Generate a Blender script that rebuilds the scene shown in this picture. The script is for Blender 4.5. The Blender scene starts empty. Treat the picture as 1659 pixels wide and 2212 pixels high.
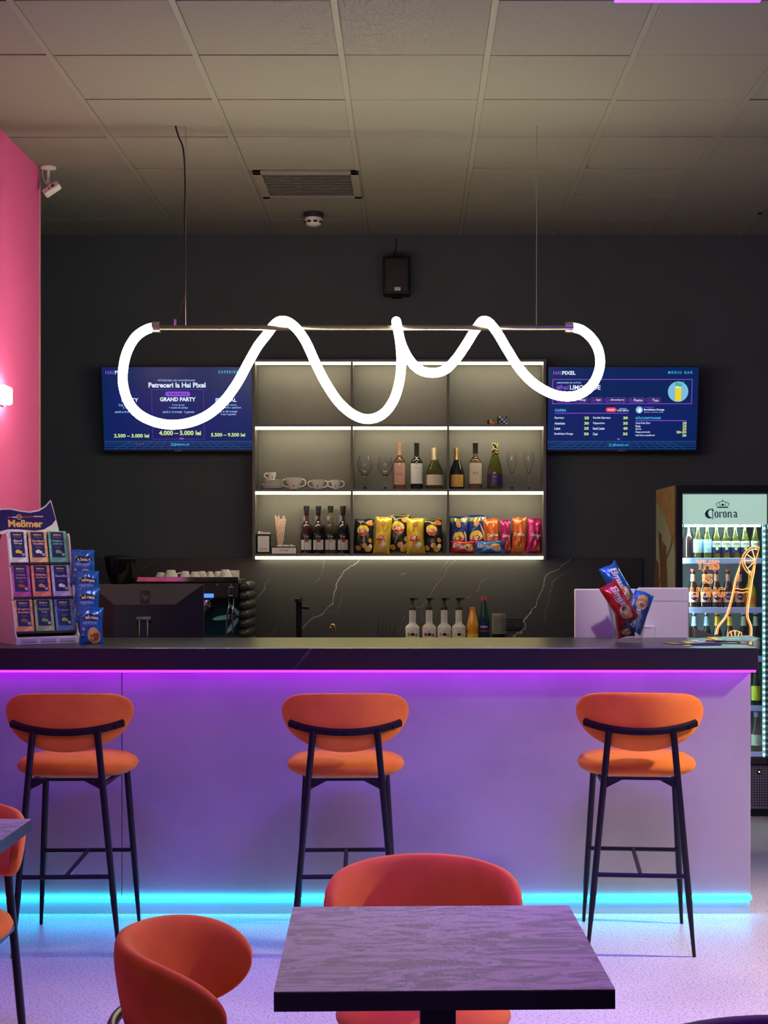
import bpy, bmesh, math, random
from mathutils import Vector, Matrix, geometry
random.seed(7)
SC = bpy.context.scene
COL = SC.collection
PI = math.pi

# ------------------------------------------------------------------ camera
F = 3180.0                       # focal length in pixels of the 1659 x 2212 frame
VX, VY, CH = 890.0, 1190.0, 1.5  # where the level view axis meets the picture, camera height
cd = bpy.data.cameras.new('camera'); cam = bpy.data.objects.new('camera', cd); COL.objects.link(cam)
cam.location = (0, 0, CH); cam.rotation_euler = (PI/2, 0, 0)
cd.sensor_fit = 'HORIZONTAL'; cd.sensor_width = 36; cd.lens = 36*F/1659
cd.shift_x = -(VX-829.5)/1659; cd.shift_y = (VY-1106)/1659
cd.clip_start = .05; cd.clip_end = 60
SC.camera = cam
# ------------------------------------------------------------------ world, exposure
w = bpy.data.worlds.new('world'); SC.world = w; w.use_nodes = True
bg = w.node_tree.nodes['Background']; bg.inputs[0].default_value = (.16, .14, .40, 1); bg.inputs[1].default_value = .35
SC.view_settings.view_transform = 'Standard'; SC.view_settings.look = 'None'
SC.view_settings.exposure = 0.0; SC.view_settings.gamma = 1.0; SC.view_settings.use_curve_mapping = False
SC.cycles.use_light_tree = False; SC.cycles.max_bounces = 6; SC.cycles.diffuse_bounces = 3; SC.cycles.glossy_bounces = 3; SC.cycles.transmission_bounces = 6; SC.cycles.adaptive_threshold = .04; SC.cycles.light_sampling_threshold = .03; SC.cycles.sample_clamp_indirect = 6
SC.cycles.caustics_reflective = False; SC.cycles.caustics_refractive = False

# ------------------------------------------------------------------ inferred white room spot, and added fill lamps
def area(name, loc, target, size, color, power, sy=None, spread=PI):
    l = bpy.data.lights.new(name, 'AREA'); l.energy = power; l.color = color; l.size = size
    if sy: l.shape = 'RECTANGLE'; l.size_y = sy
    l.spread = spread
    o = bpy.data.objects.new(name, l); COL.objects.link(o); o.location = loc
    o.rotation_euler = (Vector(target)-Vector(loc)).to_track_quat('-Z', 'Y').to_euler()
    return o
def spot(name, loc, target, color, power, angle, blend, r):
    l = bpy.data.lights.new(name, 'SPOT'); l.energy = power; l.color = color; l.spot_size = angle; l.spot_blend = blend; l.shadow_soft_size = r
    o = bpy.data.objects.new(name, l); COL.objects.link(o); o.location = loc
    o.rotation_euler = (Vector(target)-Vector(loc)).to_track_quat('-Z', 'Y').to_euler()
spot('white_room_spot', (3.05, 5.25, 2.5), (1.6, 4.7, 0), (1, .83, .60), 520, math.radians(98), 1.0, .07)
spot('rack_fill_spot', (-.7, 3.1, 3.45), (-1.52, 6.4, 1.36), (1, .88, .80), 150, math.radians(15), .9, .06)  # added unseen spot that brightens the tea rack
spot('till_fill_spot', (.7, 3.2, 3.45), (1.2, 6.8, 1.32), (1, .88, .84), 330, math.radians(15), .9, .06)  # added unseen spot that lifts the white computer and nearby items
for sx_ in (-1.05, .75): spot('violet_fill_spot', (sx_, 3.0, 3.45), (sx_, 4.75, 0), (.08, .06, 1), 215, math.radians(64), .45, .25)  # added blue-violet fill, kept low on bar front and floor
area('neutral_fill_lamp', (-.4, 2.4, 3.45), (-.2, 6.2, 1.2), .9, (1, .86, .74), 13)  # added soft fill for the things above the countertop

# ------------------------------------------------------------------ helpers
def P(px, py, Y): return Vector(((px-VX)*Y/F, Y, CH+(VY-py)*Y/F))
def PX(px, Y): return (px-VX)*Y/F
def PZ(py, Y): return CH+(VY-py)*Y/F

MATS = {}
def mat(name, col=(.5, .5, .5), rough=.5, metal=0, emit=None, es=0, trans=0, ior=1.45, noise=None, bump=None, sheen=0, spec=None, coat=0, alpha=None):
    if name in MATS: return MATS[name]
    m = bpy.data.materials.new(name); MATS[name] = m; m.use_nodes = True
    nt = m.node_tree; b = nt.nodes['Principled BSDF']
    b.inputs['Base Color'].default_value = (*col, 1); b.inputs['Roughness'].default_value = rough
    b.inputs['Metallic'].default_value = metal; b.inputs['IOR'].default_value = ior
    b.inputs['Transmission Weight'].default_value = trans
    if spec is not None: b.inputs['Specular IOR Level'].default_value = spec
    if coat: b.inputs['Coat Weight'].default_value = coat; b.inputs['Coat Roughness'].default_value = .1
    if sheen: b.inputs['Sheen Weight'].default_value = sheen; b.inputs['Sheen Roughness'].default_value = .4
    if emit: b.inputs['Emission Color'].default_value = (*emit, 1); b.inputs['Emission Strength'].default_value = es
    if noise or bump: tc = nt.nodes.new('ShaderNodeTexCoord')
    if noise:   # (second colour, scale, contrast lo, hi)
        n = nt.nodes.new('ShaderNodeTexNoise'); n.inputs['Scale'].default_value = noise[1]; n.inputs['Detail'].default_value = 5
        r = nt.nodes.new('ShaderNodeValToRGB'); r.color_ramp.elements[0].position = noise[2]; r.color_ramp.elements[1].position = noise[3]
        r.color_ramp.elements[0].color = (*col, 1); r.color_ramp.elements[1].color = (*noise[0], 1)
        nt.links.new(tc.outputs['Object'], n.inputs['Vector']); nt.links.new(n.outputs['Fac'], r.inputs[0]); nt.links.new(r.outputs[0], b.inputs['Base Color'])
    if bump:    # (scale, strength, distance)
        n2 = nt.nodes.new('ShaderNodeTexNoise'); n2.inputs['Scale'].default_value = bump[0]; n2.inputs['Detail'].default_value = 4
        bp = nt.nodes.new('ShaderNodeBump'); bp.inputs['Strength'].default_value = bump[1]; bp.inputs['Distance'].default_value = bump[2]
        nt.links.new(tc.outputs['Object'], n2.inputs['Vector']); nt.links.new(n2.outputs['Fac'], bp.inputs['Height']); nt.links.new(bp.outputs[0], b.inputs['Normal'])
    return m

def thin_glass(name, tint, ior=1.45, rough=.02):
    m = bpy.data.materials.new(name); MATS[name] = m; m.use_nodes = True; nt = m.node_tree
    nt.nodes.remove(nt.nodes['Principled BSDF'])
    tr = nt.nodes.new('ShaderNodeBsdfTransparent'); tr.inputs[0].default_value = (*tint, 1); gs = nt.nodes.new('ShaderNodeBsdfGlossy'); gs.inputs['Roughness'].default_value = rough
    ge = nt.nodes.new('ShaderNodeNewGeometry'); ma = nt.nodes.new('ShaderNodeMath'); ma.operation = 'MULTIPLY_ADD'; ma.inputs[1].default_value = 1/ior-ior; ma.inputs[2].default_value = ior
    fr = nt.nodes.new('ShaderNodeFresnel'); nt.links.new(ge.outputs['Backfacing'], ma.inputs[0]); nt.links.new(ma.outputs[0], fr.inputs[0]); ms = nt.nodes.new('ShaderNodeMixShader')
    nt.links.new(fr.outputs[0], ms.inputs[0]); nt.links.new(tr.outputs[0], ms.inputs[1]); nt.links.new(gs.outputs[0], ms.inputs[2]); nt.links.new(ms.outputs[0], nt.nodes['Material Output'].inputs[0])
    return m

def N(nt, t, **kw):
    n = nt.nodes.new(t)
    for k, v in kw.items():
        if k == 'op': n.operation = v
        elif k.startswith('i'): n.inputs[int(k[1:])].default_value = v
    return n

def marble(name, base, vein, rough, veins=(), fine=.5, scale=1.0, horiz='X', vert='Z'):
    """dark stone with thin diagonal pale veins; veins = (offset, width, strength) of the strong ones"""
    m = bpy.data.materials.new(name); MATS[name] = m; m.use_nodes = True
    nt = m.node_tree; L = nt.links.new; b = nt.nodes['Principled BSDF']; b.inputs['Roughness'].default_value = rough
    tc = N(nt, 'ShaderNodeTexCoord'); sp = N(nt, 'ShaderNodeSeparateXYZ'); L(tc.outputs['Object'], sp.inputs[0])
    nz = N(nt, 'ShaderNodeTexNoise'); nz.inputs['Scale'].default_value = 3.2*scale; nz.inputs['Detail'].default_value = 6; L(tc.outputs['Object'], nz.inputs['Vector'])
    ns = N(nt, 'ShaderNodeMath', op='MULTIPLY_ADD', i1=.34, i2=-.17); L(nz.outputs['Fac'], ns.inputs[0])
    hx = N(nt, 'ShaderNodeMath', op='MULTIPLY', i1=.80); L(sp.outputs[horiz], hx.inputs[0])
    vz = N(nt, 'ShaderNodeMath', op='MULTIPLY_ADD', i1=-.60); L(sp.outputs[vert], vz.inputs[0]); L(hx.outputs[0], vz.inputs[2])
    d = N(nt, 'ShaderNodeMath', op='ADD'); L(vz.outputs[0], d.inputs[0]); L(ns.outputs[0], d.inputs[1])
    tot = None
    def add(s):
        nonlocal tot
        if tot is None: tot = s
        else:
            a = N(nt, 'ShaderNodeMath', op='MAXIMUM'); L(tot, a.inputs[0]); L(s, a.inputs[1]); tot = a.outputs[0]
    for off, wd, st in veins:
        s1 = N(nt, 'ShaderNodeMath', op='SUBTRACT', i1=off); L(d.outputs[0], s1.inputs[0])
        ab = N(nt, 'ShaderNodeMath', op='ABSOLUTE'); L(s1.outputs[0], ab.inputs[0])
        mr = N(nt, 'ShaderNodeMapRange'); mr.inputs[1].default_value = wd*.35; mr.inputs[2].default_value = wd; mr.inputs[3].default_value = st; mr.inputs[4].default_value = 0
        L(ab.outputs[0], mr.inputs[0]); add(mr.outputs[0])
    # repeating fine veins, broken up by a mask
    fr = N(nt, 'ShaderNodeMath', op='PINGPONG', i1=.11/scale); L(d.outputs[0], fr.inputs[0])
    mr = N(nt, 'ShaderNodeMapRange'); mr.inputs[1].default_value = .0006; mr.inputs[2].default_value = .0026; mr.inputs[3].default_value = fine; mr.inputs[4].default_value = 0; L(fr.outputs[0], mr.inputs[0])
    mk = N(nt, 'ShaderNodeTexNoise'); mk.inputs['Scale'].default_value = 4.5*scale; L(tc.outputs['Object'], mk.inputs['Vector'])
    mm = N(nt, 'ShaderNodeMapRange'); mm.inputs[1].default_value = .52; mm.inputs[2].default_value = .64; L(mk.outputs['Fac'], mm.inputs[0])
    fm = N(nt, 'ShaderNodeMath', op='MULTIPLY'); L(mr.outputs[0], fm.inputs[0]); L(mm.outputs[0], fm.inputs[1]); add(fm.outputs[0])
    mx = N(nt, 'ShaderNodeMix'); mx.data_type = 'RGBA'; mx.inputs['A'].default_value = (*base, 1); mx.inputs['B'].default_value = (*vein, 1)
    L(tot, mx.inputs['Factor']); L(mx.outputs['Result'], b.inputs['Base Color'])
    return m

class MB:
    """collects shapes into one mesh"""
    def __init__(s): s.v = []; s.f = []; s.m = []; s.mats = []
    def mi(s, m):
        if m is None: return 0
        if m not in s.mats: s.mats.append(m)
        return s.mats.index(m)
    def add(s, vs, fs, m=None):
        o = len(s.v); s.v += [tuple(v) for v in vs]; k = s.mi(m)
        for f in fs: s.f.append([i+o for i in f]); s.m.append(k)
        return s
    def box(s, x0, x1, y0, y1, z0, z1, bev=0, m=None, seg=2):
        if bev:
            bm = bmesh.new(); bmesh.ops.create_cube(bm, size=1)
            for v in bm.verts: v.co = Vector(((x0+x1)/2+v.co.x*(x1-x0), (y0+y1)/2+v.co.y*(y1-y0), (z0+z1)/2+v.co.z*(z1-z0)))
            bmesh.ops.bevel(bm, geom=bm.edges[:], offset=bev, segments=seg, affect='EDGES', profile=.5)
            bm.verts.index_update(); s.add([v.co for v in bm.verts], [[v.index for v in f.verts] for f in bm.faces], m); bm.free()
        else:
            s.add([(x0,y0,z0),(x1,y0,z0),(x1,y1,z0),(x0,y1,z0),(x0,y0,z1),(x1,y0,z1),(x1,y1,z1),(x0,y1,z1)],
                  [(0,3,2,1),(4,5,6,7),(0,1,5,4),(1,2,6,5),(2,3,7,6),(3,0,4,7)], m)
        return s
    def lathe(s, prof, n=20, c=(0, 0, 0), m=None, cap=True, sx=1, sy=1):
        vs = []; fs = []; k = len(prof)
        for r, z in prof:
            for i in range(n):
                a = 2*PI*i/n; vs.append((c[0]+r*math.cos(a)*sx, c[1]+r*math.sin(a)*sy, c[2]+z))
        for j in range(k-1):
            for i in range(n): fs.append((j*n+i, j*n+(i+1) % n, (j+1)*n+(i+1) % n, (j+1)*n+i))
        if cap:
            if prof[0][0] > 1e-5: fs.append(tuple(range(n-1, -1, -1)))
            if prof[-1][0] > 1e-5: fs.append(tuple((k-1)*n+i for i in range(n)))
        return s.add(vs, fs, m)
    def tube(s, pts, r, n=8, m=None, cap=True):
        """round tube along points; r a number or a list"""
        pts = [Vector(p) for p in pts]; k = len(pts); rs = r if isinstance(r, (list, tuple)) else [r]*k
        vs = []; fs = []; up = None
        for i, p in enumerate(pts):
            t = (pts[min(i+1, k-1)]-pts[max(i-1, 0)])
            if t.length < 1e-9: t = Vector((0, 0, 1))
            t.normalize()
            if up is None: up = t.orthogonal().normalized()
            else:
                up = up - t*up.dot(t)
                up = up.normalized() if up.length > 1e-6 else t.orthogonal().normalized()
            b = t.cross(up)
            for j in range(n):
                a = 2*PI*j/n; vs.append(p+(up*math.cos(a)+b*math.sin(a))*rs[i])
        for i in range(k-1):
            for j in range(n): fs.append((i*n+j, i*n+(j+1) % n, (i+1)*n+(j+1) % n, (i+1)*n+j))
        if cap: fs.append(tuple(range(n-1, -1, -1))); fs.append(tuple((k-1)*n+j for j in range(n)))
        return s.add(vs, fs, m)
    def prism(s, poly, y0, y1, m=None, axis='Y'):
        """polygon in (x, z) extruded along y (axis Y), or in (x, y) extruded along z (axis Z), or in (y, z) along x"""
        k = len(poly)
        def mk(p, d): return {'Y': (p[0], d, p[1]), 'Z': (p[0], p[1], d), 'X': (d, p[0], p[1])}[axis]
        vs = [mk(p, y0) for p in poly]+[mk(p, y1) for p in poly]
        fs = [tuple(range(k-1, -1, -1)), tuple(range(k, 2*k))]+[(i, (i+1) % k, k+(i+1) % k, k+i) for i in range(k)]
        return s.add(vs, fs, m)
    def loft(s, rings, m=None, cap=True, closed=True):
        n = len(rings[0]); vs = [p for r in rings for p in r]; fs = []
        for i in range(len(rings)-1):
            for j in range(n if closed else n-1): fs.append((i*n+j, i*n+(j+1) % n, (i+1)*n+(j+1) % n, (i+1)*n+j))
        if cap: fs.append(tuple(range(n-1, -1, -1))); fs.append(tuple((len(rings)-1)*n+j for j in range(n)))
        return s.add(vs, fs, m)
    def mesh(s, name, mt=None, smooth=None):
        me = bpy.data.meshes.new(name); me.from_pydata(s.v, [], s.f)
        if mt is not None: me.materials.append(mt)
        else:
            for m in s.mats: me.materials.append(m)
            me.polygons.foreach_set('material_index', s.m)
        bm = bmesh.new(); bm.from_mesh(me); bmesh.ops.recalc_face_normals(bm, faces=bm.faces) if smooth != 'keep' else None; bm.to_mesh(me); bm.free()
        if smooth and smooth != 'keep':
            me.polygons.foreach_set('use_smooth', [True]*len(me.polygons)); me.set_sharp_from_angle(angle=math.radians(smooth))
        me.update(); return me
def link(name, me, parent=None, loc=(0, 0, 0), rot=(0, 0, 0), label=None):
    o = bpy.data.objects.new(name, me); COL.objects.link(o); o.location = loc; o.rotation_euler = rot
    if parent: o.parent = parent
    if label: o['label'] = label
    return o
def obj(name, mb, m=None, parent=None, loc=(0, 0, 0), rot=(0, 0, 0), smooth=None, label=None):
    return link(name, mb.mesh(name, m, smooth), parent, loc, rot, label)
def tag(o, label, cat, group=None):
    o['label'] = label; o['category'] = cat
    if group: o['group'] = group
    return o
def thing(name, label, cat, loc=(0, 0, 0), rot=0, group=None):
    o = bpy.data.objects.new(name, None); COL.objects.link(o); o.location = loc; o.empty_display_size = .05
    o.rotation_euler = rot if isinstance(rot, tuple) else (0, 0, rot)
    return tag(o, label, cat, group)
def struct(name, mb, m, label=None, smooth=None):
    o = obj(name, mb, m, smooth=smooth); o['kind'] = 'structure'
    if label: o['label'] = label
    return o
def dup(root, loc, rot, label, group=None):
    r = root.copy(); COL.objects.link(r); r.location = loc; r.rotation_euler = rot if isinstance(rot, tuple) else (0, 0, rot); r['label'] = label
    if group: r['group'] = group
    for ch in list(root.children):
        c = ch.copy(); COL.objects.link(c); c.parent = r
        for g in list(ch.children):
            d = g.copy(); COL.objects.link(d); d.parent = c
    return r
def spline(pts, n=6):
    """Catmull-Rom through points"""
    pts = [Vector(p) for p in pts]; out = []
    for i in range(len(pts)-1):
        p0 = pts[max(i-1, 0)]; p1 = pts[i]; p2 = pts[i+1]; p3 = pts[min(i+2, len(pts)-1)]
        for k in range(n):
            t = k/n; out.append(.5*((2*p1)+(p2-p0)*t+(2*p0-5*p1+4*p2-p3)*t*t+(3*p1-p0-3*p2+p3)*t**3))
    out.append(pts[-1]); return out

# ------------------------------------------------------------------ flat print (lettering, logos) laid on any surface
TG = {}
def text_geo(s, bold=0, outline=0):
    key = (s, bold, outline)
    if key in TG: return TG[key]
    c = bpy.data.curves.new('t', 'FONT'); c.body = s; c.size = 1; c.resolution_u = 3; c.offset = bold
    if outline: c.fill_mode = 'NONE'; c.bevel_depth = outline; c.bevel_resolution = 1
    o = bpy.data.objects.new('t', c); COL.objects.link(o)
    me = o.to_mesh(); vs = [v.co.copy() for v in me.vertices]; fs = [tuple(p.vertices) for p in me.polygons]
    o.to_mesh_clear(); bpy.data.objects.remove(o); bpy.data.curves.remove(c)
    x0 = min(v.x for v in vs); x1 = max(v.x for v in vs); y0 = min(v.y for v in vs); y1 = max(v.y for v in vs)
    TG[key] = (vs, fs, x0, x1, y0, y1); return TG[key]
def flat(x, y, l): return (x, -l, y)
def cyl(r): return lambda x, y, l: ((r+l)*math.sin(x/r), -(r+l)*math.cos(x/r), y)
class Print:
    """printed shapes on the surface given by fn(x, y, lift); later shapes lie over earlier ones"""
    def __init__(s, fn=flat, lift=.0004, step=.00025): s.fn = fn; s.l = lift; s.step = step; s.mb = MB()
    def _put(s, pts, fs, m): s.mb.add([s.fn(x, y, s.l) for x, y in pts], fs, m); s.l += s.step
    def rect(s, x0, y0, x1, y1, m, nx=1, ny=1):
        pts = [(x0+(x1-x0)*i/nx, y0+(y1-y0)*j/ny) for j in range(ny+1) for i in range(nx+1)]
        s._put(pts, [(j*(nx+1)+i, j*(nx+1)+i+1, (j+1)*(nx+1)+i+1, (j+1)*(nx+1)+i) for j in range(ny) for i in range(nx)], m); return s
    def ell(s, cx, cy, rx, ry, m, rings=2, n=18, rot=0, a0=0, a1=2*PI):
        pts = [(cx, cy)]; fs = []; full = abs(a1-a0-2*PI) < 1e-6; k = n if full else n+1
        for r in range(1, rings+1):
            for i in range(k):
                a = a0+(a1-a0)*i/n; x = rx*r/rings*math.cos(a); y = ry*r/rings*math.sin(a)
                pts.append((cx+x*math.cos(rot)-y*math.sin(rot), cy+x*math.sin(rot)+y*math.cos(rot)))
        for i in range(n if full else n): fs.append((0, 1+i, 1+(i+1) % k))
        for r in range(rings-1):
            for i in range(n): fs.append((1+r*k+i, 1+(r+1)*k+i, 1+(r+1)*k+(i+1) % k, 1+r*k+(i+1) % k))
        s._put(pts, fs, m); return s
    def poly(s, pts, m):
        tris = geometry.tessellate_polygon([[Vector((p[0], p[1], 0)) for p in pts]])
        s._put(pts, [tuple(t) for t in tris], m); return s
    def line(s, pts, wd, m, close=False):
        q = list(pts)+([pts[0]] if close else [])
        for a, b in zip(q[:-1], q[1:]):
            a = Vector(a); b = Vector(b); d = (b-a)
            if d.length < 1e-9: continue
            d.normalize(); n = Vector((-d.y, d.x))*wd/2; e = d*wd/2*(1 if close else 0)
            s.mb.add([s.fn(p.x, p.y, s.l) for p in (a-n-e, b-n+e, b+n+e, a+n-e)], [(0, 1, 2, 3)], m)
        s.l += s.step; return s
    def frame(s, x0, y0, x1, y1, wd, m): return s.line([(x0, y0), (x1, y0), (x1, y1), (x0, y1)], wd, m, True)
    def text(s, t, x, y, m, w=None, h=None, al='c', bold=.0, shear=0, rot=0):
        """x, y = centre / left / right of the text box at mid height; w, h = size of its ink"""
        vs, fs, x0, x1, y0, y1 = text_geo(t, bold)
        sx = w/(x1-x0) if w else None; sy = h/(y1-y0) if h else None
        sx = sx or sy; sy = sy or sx
        ax = {'c': (x0+x1)/2, 'l': x0, 'r': x1}[al]; ay = (y0+y1)/2; pts = []
        for v in vs:
            a = (v.x-ax)*sx+(v.y-ay)*sy*shear; b = (v.y-ay)*sy
            pts.append((x+a*math.cos(rot)-b*math.sin(rot), y+a*math.sin(rot)+b*math.cos(rot)))
        s._put(pts, fs, m); return s
    def build(s, name, parent, loc=(0, 0, 0), rot=(0, 0, 0), label=None):
        return link(name, s.mb.mesh(name, None, 'keep'), parent, loc, rot, label)

# ------------------------------------------------------------------ common materials
def em(name, c, s, sample=True):
    m = mat(name, c, .6, emit=c, es=s)
    if not sample: m.cycles.emission_sampling = 'NONE'
    return m
blackm = mat('black_metal', (.012, .012, .016), .35, .6)
blackp = mat('black_plastic', (.010, .010, .013), .45)
darkp = mat('dark_plastic', (.03, .03, .038), .5)
whitep = mat('white_plastic', (.78, .76, .74), .4)
steel = mat('brushed_steel', (.62, .6, .56), .25, 1)
chrome = mat('chrome', (.8, .8, .8), .08, 1)
porcelain = mat('porcelain', (.90, .87, .80), .18)
glass = mat('clear_glass', (1, 1, 1), .02, trans=1, ior=1.45)
wht = mat('white_print', (.85, .84, .82), .5); blk = mat('black_print', (.01, .01, .012), .5)
red = mat('red_print', (.62, .03, .03), .45); navy = mat('navy_print', (.012, .018, .12), .45); gold = mat('gold_print', (.85, .55, .12), .4)
yel = mat('yellow_print', (.9, .62, .04), .45); org = mat('orange_print', (.85, .27, .04), .45); grn = mat('green_print', (.18, .42, .05), .5)
brown = mat('brown_print', (.30, .12, .04), .5); tan = mat('tan_print', (.72, .45, .18), .5); grey = mat('grey_print', (.35, .34, .34), .5); pinkp = mat('pink_print', (.8, .35, .35), .5)
orange_fabric = mat('orange_velvet', spec=.2, col=(.82, .225, .030), rough=.75, noise=((.68, .18, .022), 9, .35, .65), bump=(380, .15, .002), sheen=.1)

# ------------------------------------------------------------------ room shell
YB = 9.5; ZC = 3.54; XL = -1.99
floor_m = bpy.data.materials.new('speckled_floor'); floor_m.use_nodes = True
nt = floor_m.node_tree; b = nt.nodes['Principled BSDF']; L = nt.links.new
tc = N(nt, 'ShaderNodeTexCoord'); n1 = N(nt, 'ShaderNodeTexNoise'); n1.inputs['Scale'].default_value = 120; n1.inputs['Detail'].default_value = 3; L(tc.outputs['Object'], n1.inputs['Vector'])
r1 = N(nt, 'ShaderNodeValToRGB'); r1.color_ramp.elements[0].position = .34; r1.color_ramp.elements[1].position = .47
r1.color_ramp.elements[0].color = (.24, .23, .24, 1); r1.color_ramp.elements[1].color = (.65, .63, .62, 1); L(n1.outputs['Fac'], r1.inputs[0])
n2 = N(nt, 'ShaderNodeTexNoise'); n2.inputs['Scale'].default_value = 1.3; L(tc.outputs['Object'], n2.inputs['Vector'])
mr = N(nt, 'ShaderNodeMapRange'); mr.inputs[1].default_value = .3; mr.inputs[2].default_value = .7; mr.inputs[3].default_value = .85; mr.inputs[4].default_value = 1.05; L(n2.outputs['Fac'], mr.inputs[0])
mx = N(nt, 'ShaderNodeMix'); mx.data_type = 'RGBA'; mx.blend_type = 'MULTIPLY'; mx.inputs['Factor'].default_value = 1; L(r1.outputs[0], mx.inputs['A']); L(mr.outputs[0], mx.inputs['B']); L(mx.outputs['Result'], b.inputs['Base Color'])
b.inputs['Roughness'].default_value = .42
struct('floor', MB().box(-5.2, 5.2, -4, YB+.2, -.12, 0), floor_m)
wall_m = mat('charcoal_wall', (.060, .070, .082), .75, noise=((.069, .081, .094), 3, .3, .7), bump=(160, .08, .002))
pink_m = mat('pink_wall', (.92, .13, .42), .7, bump=(140, .1, .002))
struct('wall_back', MB().box(-5.2, 5.2, YB, YB+.15, 0, ZC+.12), wall_m)
struct('wall_left', MB().box(XL-.16, XL, -4, 7.865, 0, ZC+.02), pink_m, 'pink painted wall beside the bar')
struct('wall_alcove', MB().box(-5.3, -5.2, 7.7, YB, 0, ZC+.12), wall_m)
struct('wall_right', MB().box(5.2, 5.35, -4, YB, 0, ZC+.12), wall_m)
struct('trim_1', MB().box(XL, XL+.035, 4.0, 7.865, 0, 1.15, .004), mat('mauve_ledge', (.35, .09, .16), .6), 'mauve wall panelling below the pink paint')
# white corner bead of the pink wall
struct('trim_2', MB().box(XL-.006, XL+.004, 7.857, 7.872, 1.15, ZC), mat('pale_pink', (.75, .4, .45), .6), 'pale corner bead of the pink wall')

# suspended ceiling: boards laid between long bars, every board an own piece
ceil_m = mat('ceiling_board', (.235, .222, .20), .85, noise=((.185, .176, .158), 260, .42, .60), bump=(300, .12, .002))
bar_m = mat('ceiling_bar_paint', (.22, .208, .185), .6)
ceil = struct('ceiling', MB().box(-5.2, 5.2, -4, YB+.2, ZC+.05, ZC+.12), mat('dark_plenum', (.006, .006, .006), .9))
TX0, TY0 = -3.29, 3.06
tile_me = MB().box(-.2875, .2875, -.2945, .2945, 0, .014, .0015, seg=1).mesh('ceiling_tile', ceil_m)
rt = random.Random(3)
VENT = None
for i in range(11):
    for j in range(11):
        x = TX0+.3+.6*i; y = TY0+.3+.6*j
        if y > YB: continue
        if x-.3 < XL-.05 and y < 7.6 and x+.3 < XL: continue
        t = link('ceiling_tile', tile_me, ceil, (x, y, ZC+rt.uniform(0, .002)), (math.radians(rt.uniform(-.55, .30)), math.radians(rt.uniform(-.15, .15)), 0))
        if y+.3 > YB: t.scale.y = (YB-(y-.3))/.6; t.location.y = (YB+y-.3)/2
bar_me = MB().box(-.0125, .0125, 0, YB-TY0, 0, .03).mesh('ceiling_bar', bar_m)
for i in range(12): link('ceiling_bar', bar_me, ceil, (TX0+.6*i, TY0, ZC-.003))
plain = MB().box(-5.2, 5.2, -4, TY0-.02, ZC, ZC+.02).box(-5.2, TX0-.02, TY0-.02, YB, ZC, ZC+.02).box(TX0+6.62, 5.2, TY0-.02, YB, ZC, ZC+.02)
obj('ceiling_field', plain, ceil_m, ceil)

# ------------------------------------------------------------------ purple ceiling light (its far end shows at the picture's top edge)
t = thing('ceiling_light', 'purple glowing light panel flush in the ceiling at the upper right', 'light', (1.0, 3.99, ZC-.012))
obj('frame', MB().box(-.28, .28, -1.38, 1.38, 0, .012), blackm, t)
obj('diffuser', MB().box(-.265, .265, -1.365, 1.365, -.035, .002, .003), em('purple_glow', (.16, .03, 1.0), 5, False), t)
lm_ = area('ceiling_light_glow', (1.0, 3.5, ZC-.05), (1.0, 3.5, 0), .5, (.42, .02, 1), 46, 1.7, math.radians(125)); lm_.parent = t; lm_.matrix_parent_inverse = Matrix.Translation(-Vector(t.location))

# ------------------------------------------------------------------ vent, smoke detector, security camera, loudspeaker
YV0, YV1 = 7.90, 8.46
vx0, vx1 = PX(552, YV0), PX(768, YV0)
t = thing('ceiling_vent', 'square grey slatted air vent set in the ceiling', 'vent', ((vx0+vx1)/2, (YV0+YV1)/2, ZC-.004))
hw, hd = .285, .29
fr = MB().box(-hw, hw, -hd, -hd+.045, -.01, .005, .002).box(-hw, hw, hd-.045, hd, -.01, .005, .002).box(-hw, -hw+.045, -hd, hd, -.01, .005, .002).box(hw-.045, hw, -hd, hd, -.01, .005, .002)
obj('frame', fr, bar_m, t)
obj('backing', MB().box(-hw+.04, hw-.04, -hd+.04, hd-.04, .006, .01), blk, t)
sl_me = MB().box(-hw+.046, hw-.046, -.011, .011, -.001, .001).mesh('slat', mat('vent_slat', (.22, .22, .21), .5))
for k in range(14): link('slat', sl_me, t, (0, -hd+.065+.0345*k, -.004), (math.radians(38), 0, 0))
yd = 2.04*F/(VY-460)
t = thing('smoke_detector', 'small white round smoke detector on the ceiling', 'detector', (PX(677, yd), yd, ZC))
obj('base', MB().lathe([(.052, -.032), (.060, -.028), (.060, 0)], 24), darkp, t, smooth=40)
obj('body', MB().lathe([(.0, -.078), (.030, -.078), (.046, -.068), (.052, -.05), (.052, -.032)], 24), whitep, t, smooth=40)
for k in range(8):
    a = k*PI/4+.3; obj('slot', MB().box(-.012, .012, -.054, -.045, -.064, -.052, .002), blk, t, rot=(0, 0, a))
yc = 2.04*F/(VY-361)
t = thing('security_camera', 'small white security camera hanging below the ceiling beside the pink wall', 'camera', (PX(104.5, yc), yc, ZC))
obj('ceiling_plate', MB().lathe([(.0, -.016), (.02, -.014), (.040, -.008), (.041, 0)], 24), whitep, t, smooth=40)
obj('stem', MB().tube([(0, 0, -.006), (0, 0, -.085)], .0075, 10), whitep, t, smooth=40)
obj('joint', MB().box(-.012, .010, -.012, .012, -.098, -.07, .004), whitep, t)
obj('cable', MB().tube(spline([(-.032, .01, -.01), (-.034, .012, -.04), (-.022, .01, -.075), (-.01, .008, -.088)]), .0022, 6), whitep, t)
bd = obj('body', MB().box(-.048, .048, -.02, .022, -.019, .019, .007), whitep, t, (.022, -.018, -.122), (math.radians(-24), math.radians(-36), math.radians(8)))
pr = Print(flat, .0205).ell(.014, .0, .0095, .0075, blk).ell(-.010, -.001, .005, .004, blk).text('cam', -.032, -.001, grey, h=.004)
pr.build('lens', bd)
ys = 9.42
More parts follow.
